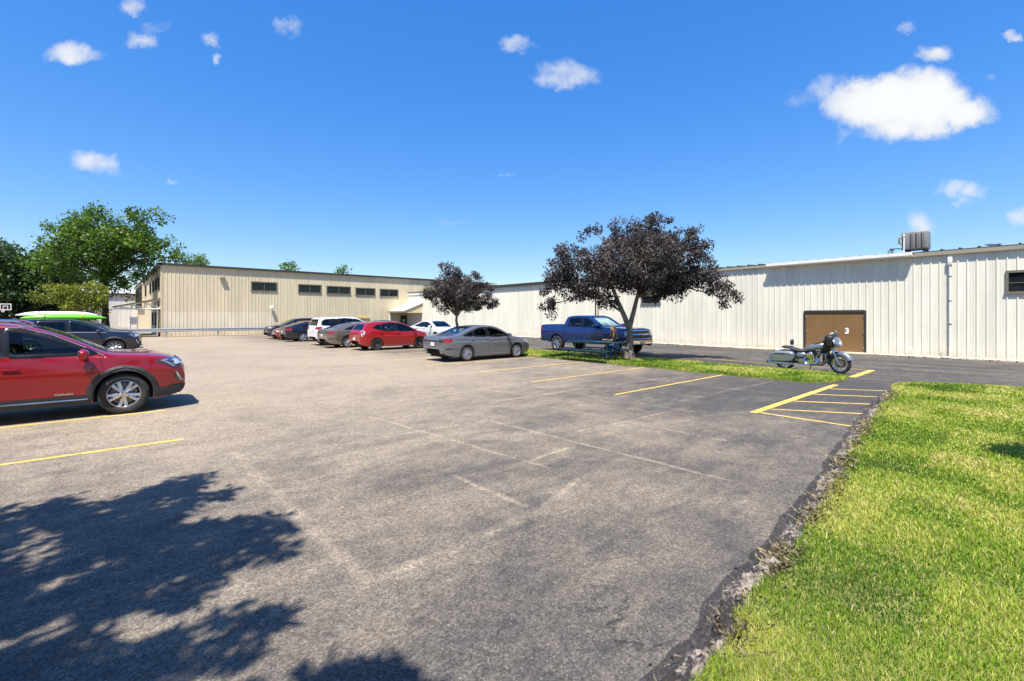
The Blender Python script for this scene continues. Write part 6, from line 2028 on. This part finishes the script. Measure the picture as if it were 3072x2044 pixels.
# ------------------------------------------------------------------ motorcycle, local x forward
MC = empty('motorcycle', (18.42, 5.40, 0), R(-90), None, 1.02)
tag(MC, 'silver touring motorcycle with saddlebags parked by the island end', 'motorcycle')
P_silver = paint('silver motorcycle paint', (0.25, 0.28, 0.32), metal=.6)
P_slate = paint('slate motorcycle paint', (0.06, 0.07, 0.09), metal=.6)
M_leather = mat('brown black leather', (0.030, 0.022, 0.020), 0.5, bump=.2, bscale=80)
M_engine = mat('polished engine metal', (0.50, 0.49, 0.46), 0.22, metal=.9, var=.2, vscale=12)
FX, RX = .83, -.80
lean = empty('chassis', (0, 0, 0), 0, MC)
lean.rotation_euler = (R(4), 0, 0)


def mwheel(x, r_, wd, spokes):
    e = empty('wheel', (x, 0, r_), 0, MC)
    h = wd / 2
    rr = r_ * .74
    G().lathe([(rr, -h * .8), (rr + .02, -h), (r_ - .03, -h * .95), (r_ - .006, -h * .55), (r_, 0), (r_ - .006, h * .55), (r_ - .03, h * .95), (rr + .02, h), (rr, h * .8)], 40, 'y').build('tyre', M_tyre, e)
    rm = G().lathe([(rr + .004, -h * .85), (rr - .018, -h * .8), (rr - .03, 0), (rr - .018, h * .8), (rr + .004, h * .85)], 40, 'y')
    rm.lathe([(0, -.06), (.045, -.06), (.05, -.03), (.05, .03), (.045, .06), (0, .06)], 20, 'y')
    for k in range(spokes):
        a = 2 * math.pi * k / spokes
        for da in (-.09, .09):
            p0 = Vector((.04 * math.cos(a), 0, .04 * math.sin(a))); p1 = Vector(((rr - .015) * math.cos(a + da), 0, (rr - .015) * math.sin(a + da)))
            rm.tube([p0, p1], [.011, .009], 6)
    rm.build('rim', M_engine, e)
    for sy in (-1, 1):
        G().lathe([(rr * .38, sy * .06), (rr * .60, sy * .06), (rr * .60, sy * .065), (rr * .38, sy * .065)], 28, 'y', closed=True).build('brake_disc', M_disc, e)
    return e


fw_ = mwheel(FX, .325, .13, 9); fw_.rotation_euler.z = R(-14)
mwheel(RX, .315, .16, 7)


def fender(xc, zc, r_, a0, a1, wd, name, mt_, nseg=18, skirt=.09):
    vs, fs = [], []
    prof = [(-wd, -skirt), (-wd * .98, -.02), (-wd * .6, .012), (0, .02), (wd * .6, .012), (wd * .98, -.02), (wd, -skirt)]
    for i in range(nseg + 1):
        a = R(a0 + (a1 - a0) * i / nseg)
        for y, dr in prof:
            vs.append((xc + (r_ + dr) * math.cos(a), y, zc + (r_ + dr) * math.sin(a)))
    m_ = len(prof)
    for i in range(nseg):
        for k in range(m_ - 1):
            fs.append((i * m_ + k, i * m_ + k + 1, (i + 1) * m_ + k + 1, (i + 1) * m_ + k))
    return G().add(vs, fs).build(name, mt_, MC, ang=50)


ff = fender(0, 0, .365, 20, 195, .085, 'front_fender', P_silver); ff.location = (FX, 0, .335); ff.rotation_euler = (0, 0, R(-14))
fender(RX, .33, .36, 35, 200, .105, 'rear_fender', P_slate, skirt=.05)
# frame, engine
G().tube([(.52, 0, .88), (.42, 0, .42), (.30, 0, .22), (-.35, 0, .22), (-.60, 0, .34), (RX, .11, .315)], .022, 8).build('frame', M_blackmetal, lean)
G().tube([(.52, 0, .92), (.1, 0, .80), (-.35, 0, .66), (-.62, 0, .60)], .026, 8).build('backbone', M_blackmetal, lean)
en = G().rbox((.02, 0, .33), (.52, .28, .20), .06, 3)
en.rbox((-.28, 0, .36), (.26, .26, .22), .06, 3)
en.build('crankcase', M_engine, lean)
G().rbox((.02, 0, .60), (.50, .16, .22), .04).rbox((-.33, 0, .52), (.3, .2, .2), .05).rbox((.40, 0, .45), (.07, .24, .32), .02).build('inner_block', M_blackmetal, lean)
for (tilt, x) in ((-22, -.07), (22, .13)):
    m_ = Matrix.Translation((x, 0, .40)) @ Matrix.Rotation(R(tilt), 4, 'Y')
    cy = G()
    for k in range(8):
        vs = []
        pr = [(.085, 0), (.085, .012)]
        q = G().lathe([(0, .03 + k * .024), (.088, .03 + k * .024), (.088, .042 + k * .024), (0, .042 + k * .024)], 18, 'z')
        cy.add([m_ @ Vector(p) for p in q.v], q.f)
    q = G().rbox((0, 0, .26), (.17, .16, .10), .03, 3)
    cy.add([m_ @ Vector(p) for p in q.v], q.f)
    cy.build('cylinder', M_engine, lean)
G().lathe([(0, -.20), (.10, -.195), (.125, -.17), (.13, -.13), (.10, -.12)], 28, 'y', (.03, 0, .56)).build('air_cleaner', M_chrome, lean)
G().lathe([(0, -.19), (.10, -.185), (.12, -.15), (.12, -.13)], 24, 'y', (.06, 0, .33)).build('timing_cover', M_chrome, lean)
G().lathe([(0, -.18), (.07, -.175), (.085, -.14)], 20, 'y', (-.24, 0, .36)).build('gear_cover', M_engine, lean)
ex = [(.20, -.13, .50), (.25, -.17, .40), (.20, -.20, .30), (.0, -.22, .25), (-.30, -.23, .245), (-.5, -.25, .25)]
G().tube(ex, [.026, .028, .03, .03, .032, .036], 12).build('exhaust_header', M_chrome, lean)
G().tube([(-.10, -.13, .50), (-.16, -.18, .42), (-.14, -.21, .32), (-.05, -.22, .27)], .027, 10).build('exhaust_header', M_chrome, lean)
G().tube([(-.48, -.25, .25), (-.56, -.255, .25), (-1.24, -.27, .275)], [.038, .05, .052], 14).build('muffler', M_chrome, lean)
G().tube([(-1.22, -.27, .274), (-1.30, -.272, .277)], [.05, .045], 14).build('muffler_tip', M_blackmetal, lean)
G().tube([(-.48, .25, .25), (-1.24, .27, .275)], [.04, .052], 14).build('muffler', M_chrome, lean)
# tank, seat, bags
def loft(sections, name, mt_, parent, m_=16, pw_=2.6):
    vs, fs = [], []
    for (x, zc, hy, hz) in sections:
        for k in range(m_):
            a = 2 * math.pi * k / m_
            c, s_ = math.cos(a), math.sin(a)
            vs.append((x, hy * math.copysign(abs(c) ** (2 / pw_), c), zc + hz * math.copysign(abs(s_) ** (2 / pw_), s_)))
    n = len(sections)
    for i in range(n - 1):
        for k in range(m_):
            fs.append((i * m_ + k, i * m_ + (k + 1) % m_, (i + 1) * m_ + (k + 1) % m_, (i + 1) * m_ + k))
    fs += [tuple(range(m_)), tuple(reversed(range((n - 1) * m_, n * m_)))]
    return G().add(vs, fs).build(name, mt_, parent, ang=50)


loft([(-.20, .72, .05, .03), (-.16, .74, .10, .06), (.0, .80, .145, .095), (.2, .85, .165, .125), (.36, .88, .15, .12), (.44, .89, .10, .09), (.46, .89, .06, .05)], 'fuel_tank', P_silver, lean)
loft([(-.86, .80, .10, .025), (-.80, .80, .14, .045), (-.62, .78, .15, .05), (-.48, .73, .16, .05), (-.32, .685, .17, .055), (-.16, .69, .15, .055), (-.02, .75, .09, .04), (.02, .76, .05, .02)], 'seat', M_leather, lean)
G().tube([(-.50, .06, .76), (-.56, .06, .90)], .012, 6).tube([(-.50, -.06, .76), (-.56, -.06, .90)], .012, 6).build('backrest_bracket', M_chrome, lean)
loft([(-.60, .97, .10, .085), (-.585, .97, .12, .10), (-.55, .97, .12, .10), (-.535, .97, .10, .085)], 'backrest', M_leather, lean)
for sy in (-1, 1):
    vs, fs = [], []
    secs = [(-1.20, .36, .58), (-1.16, .33, .63), (-1.0, .315, .665), (-.75, .32, .68), (-.55, .34, .685), (-.46, .40, .66), (-.42, .46, .62)]
    for (x, z0, z1) in secs:
        w0 = .095 if x in (-1.20, -.42) else .115
        yc = sy * .255
        ring = [(yc - w0, z0 + .03), (yc - w0 + .03, z0), (yc + w0 - .03, z0), (yc + w0, z0 + .03), (yc + w0, z1 - .05), (yc + w0 - .05, z1), (yc - w0 + .05, z1), (yc - w0, z1 - .05)]
        vs += [(x, y, z) for y, z in ring]
    for i in range(len(secs) - 1):
        for k in range(8):
            fs.append((i * 8 + k, i * 8 + (k + 1) % 8, (i + 1) * 8 + (k + 1) % 8, (i + 1) * 8 + k))
    fs += [tuple(range(8)), tuple(range((len(secs) - 1) * 8, len(secs) * 8))]
    bg_ = G().add(vs, fs).build('saddlebag', P_silver, lean, ang=35)
    G().box(-1.19, -.47, sy * .255 - .118, sy * .255 + .118, .585, .592).build('lid_seam', M_trim, bg_, ang=0)
    G().rbox((-.85, sy * .375, .60), (.30, .012, .035), .005).build('latch', P_slate, bg_)
    loft([(-.40, .52, .04, .02), (-.37, .54, .05, .09), (-.15, .56, .05, .085), (-.10, .56, .03, .03)], 'side_cover', P_silver, lean).location = (0, sy * .14, 0)
# fork, fairing, bars
for sy in (-1, 1):
    G().tube([(FX - .0, sy * .11, .33), (.66, sy * .11, .72), (.55, sy * .11, 1.0)], [.030, .027, .024], 10).build('fork_leg', M_chrome, lean)
bm = bmesh.new()
bmesh.ops.create_icosphere(bm, subdivisions=4, radius=1)
for v_ in bm.verts:
    c = v_.co
    c.x = c.x * .10 if c.x > 0 else c.x * .01
    wy = 1 - .35 * max(0, -c.z) ** 2
    c.y = math.copysign(abs(c.y) ** .8, c.y) * .34 * wy
    c.z = c.z * .19
bmesh.ops.rotate(bm, cent=(0, 0, 0), matrix=Matrix.Rotation(R(-18), 3, 'Y'), verts=bm.verts)
bmesh.ops.translate(bm, vec=(.745, 0, 1.01), verts=bm.verts)
fa = G().frombm(bm).build('fairing', P_silver, lean, ang=60)
G().lathe([(0, .06), (.07, .05), (.095, .0), (.095, -.06)], 24, 'x', (.83, 0, .96)).build('headlight', M_headlamp, fa)
G().prism([(-.34, 1.12), (.34, 1.12), (.26, 1.28), (.12, 1.33), (-.12, 1.33), (-.26, 1.28)], .60, .612, 'yz').build('windscreen', M_tint, lean, ang=0)
dsh = G().rbox((.60, 0, 1.06), (.26, .66, .42), .09, 3)
for sy in (-1, 1): dsh.rbox((.50, sy * .20, .98), (.14, .12, .22), .04, 3)
dsh.rbox((.52, 0, .84), (.22, .30, .26), .06, 3).rbox((.40, 0, .72), (.22, .22, .2), .05, 3)
for y in (-.17, -.06, .06, .17): dsh.lathe([(0, -.055), (.04, -.055), (.045, -.02)], 14, 'x', (.60, y, 1.09))
dsh.build('dash', M_blackmetal, lean)
G().tube([(.22, -.42, .98), (.34, -.40, 1.01), (.48, -.22, 1.02), (.50, 0, 1.0), (.48, .22, 1.02), (.34, .40, 1.01), (.22, .42, .98)], .015, 8).build('handlebar', M_blackmetal, lean)
for sy in (-1, 1):
    G().tube([(.22, sy * .42, .98), (.36, sy * .395, 1.012)], .022, 8).build('grip', M_leather, lean)
    G().tube([(.38, sy * .38, 1.02), (.40, sy * .43, 1.13)], .008, 6).build('mirror_stem', M_chrome, lean)
    G().ball((.40, sy * .45, 1.15), .05, 2, (.4, 1.5, .8)).build('mirror', M_chrome, lean)
    G().tube([(.46, sy * .02, .68), (.50, sy * .24, .62), (.50, sy * .27, .45), (.40, sy * .20, .30), (.34, sy * .04, .24)], .018, 8).build('engine_guard', M_chrome, lean)
    G().rbox((.18, sy * .24, .27), (.30, .09, .025), .01).build('footboard', M_blackmetal, lean)
    G().rbox((.47, sy * .16, .55), (.10, .10, .26), .03).build('lower_fairing', P_slate, lean)
    G().ball((.88, sy * .125, .50), .026, 2, (1.2, .6, .9)).build('reflector', M_amber, lean)
    G().ball((.70, sy * .17, .84), .04, 2, (.8, 1.2, .8)).build('spot_lamp', M_headlamp, lean)
G().tube([(-.05, .15, .25), (-.12, .28, .02), (-.18, .30, .01)], .012, 6).build('side_stand', M_blackmetal, MC)
G().tube([(-1.14, 0, .66), (-1.2, 0, .60)], .03, 8).build('tail_light', M_tail, lean)

# ------------------------------------------------------------------ basketball hoop far left
BH = empty('basketball_hoop', tuple(world_at(17, 57.5)), -YAW)
tag(BH, 'freestanding basketball hoop with clear backboard before the dark wood', 'basketball hoop')
G().tube([(0, .9, 0), (0, .8, 1.5), (0, .25, 2.9)], .07, 8).build('pole', M_blackmetal, BH)
G().rbox((0, 1.2, .2), (.8, 1.1, .38), .08).build('base', M_blackmetal, BH)
f = G().box(-.70, .70, -.02, .02, 2.72, 2.79).box(-.70, .70, -.02, .02, 3.43, 3.50).box(-.70, -.63, -.02, .02, 2.79, 3.43).box(.63, .70, -.02, .02, 2.79, 3.43)
f.box(-.31, .31, -.03, -.015, 3.19, 3.24).box(-.31, -.25, -.03, -.015, 2.85, 3.19).box(.25, .31, -.03, -.015, 2.85, 3.19)
f.build('backboard_frame', M_whitepaint, BH, ang=0)
G().box(-.63, .63, -.006, .006, 2.79, 3.43).build('backboard', M_tint, BH, ang=0)
G().tube([(.23 * math.cos(a), -.32 + .23 * math.sin(a), 2.83) for a in np.linspace(0, 2 * math.pi, 21)], .014, 6).build('rim', mat('orange rim', (.6, .1, .02), .5), BH)
nt = G()
for k in range(12):
    for dr in (-1, 1):
        a = 2 * math.pi * k / 12
        nt.tube([((.23 - .05 * q) * math.cos(a + dr * .26 * q), -.32 + (.23 - .05 * q) * math.sin(a + dr * .26 * q), 2.83 - .13 * q) for q in range(4)], .014, 4)
nt.build('net', M_whitepaint, BH)

# notice board by the west entrance
SB = empty('notice_board', tuple(world_at(402, 43.0)), -YAW)
tag(SB, 'white notice board with faded red lines by the west entrance', 'sign')
G().tube([(-.33, 0, 0), (-.33, 0, 1.95)], .03, 6).build('post', M_metal, SB)
G().tube([(.33, 0, 0), (.33, 0, 1.95)], .03, 6).build('post', M_metal, SB)
G().rbox((0, -.04, 1.50), (.74, .03, .72), .01).build('board', M_whitepaint, SB)
for k in range(3):
    G().box(-.28, .28, -.062, -.058, 1.32 + .14 * k, 1.38 + .14 * k).build('print_line', mat('faded red print', (.62, .34, .33), .6, var=.4, vscale=30), SB, ang=0)
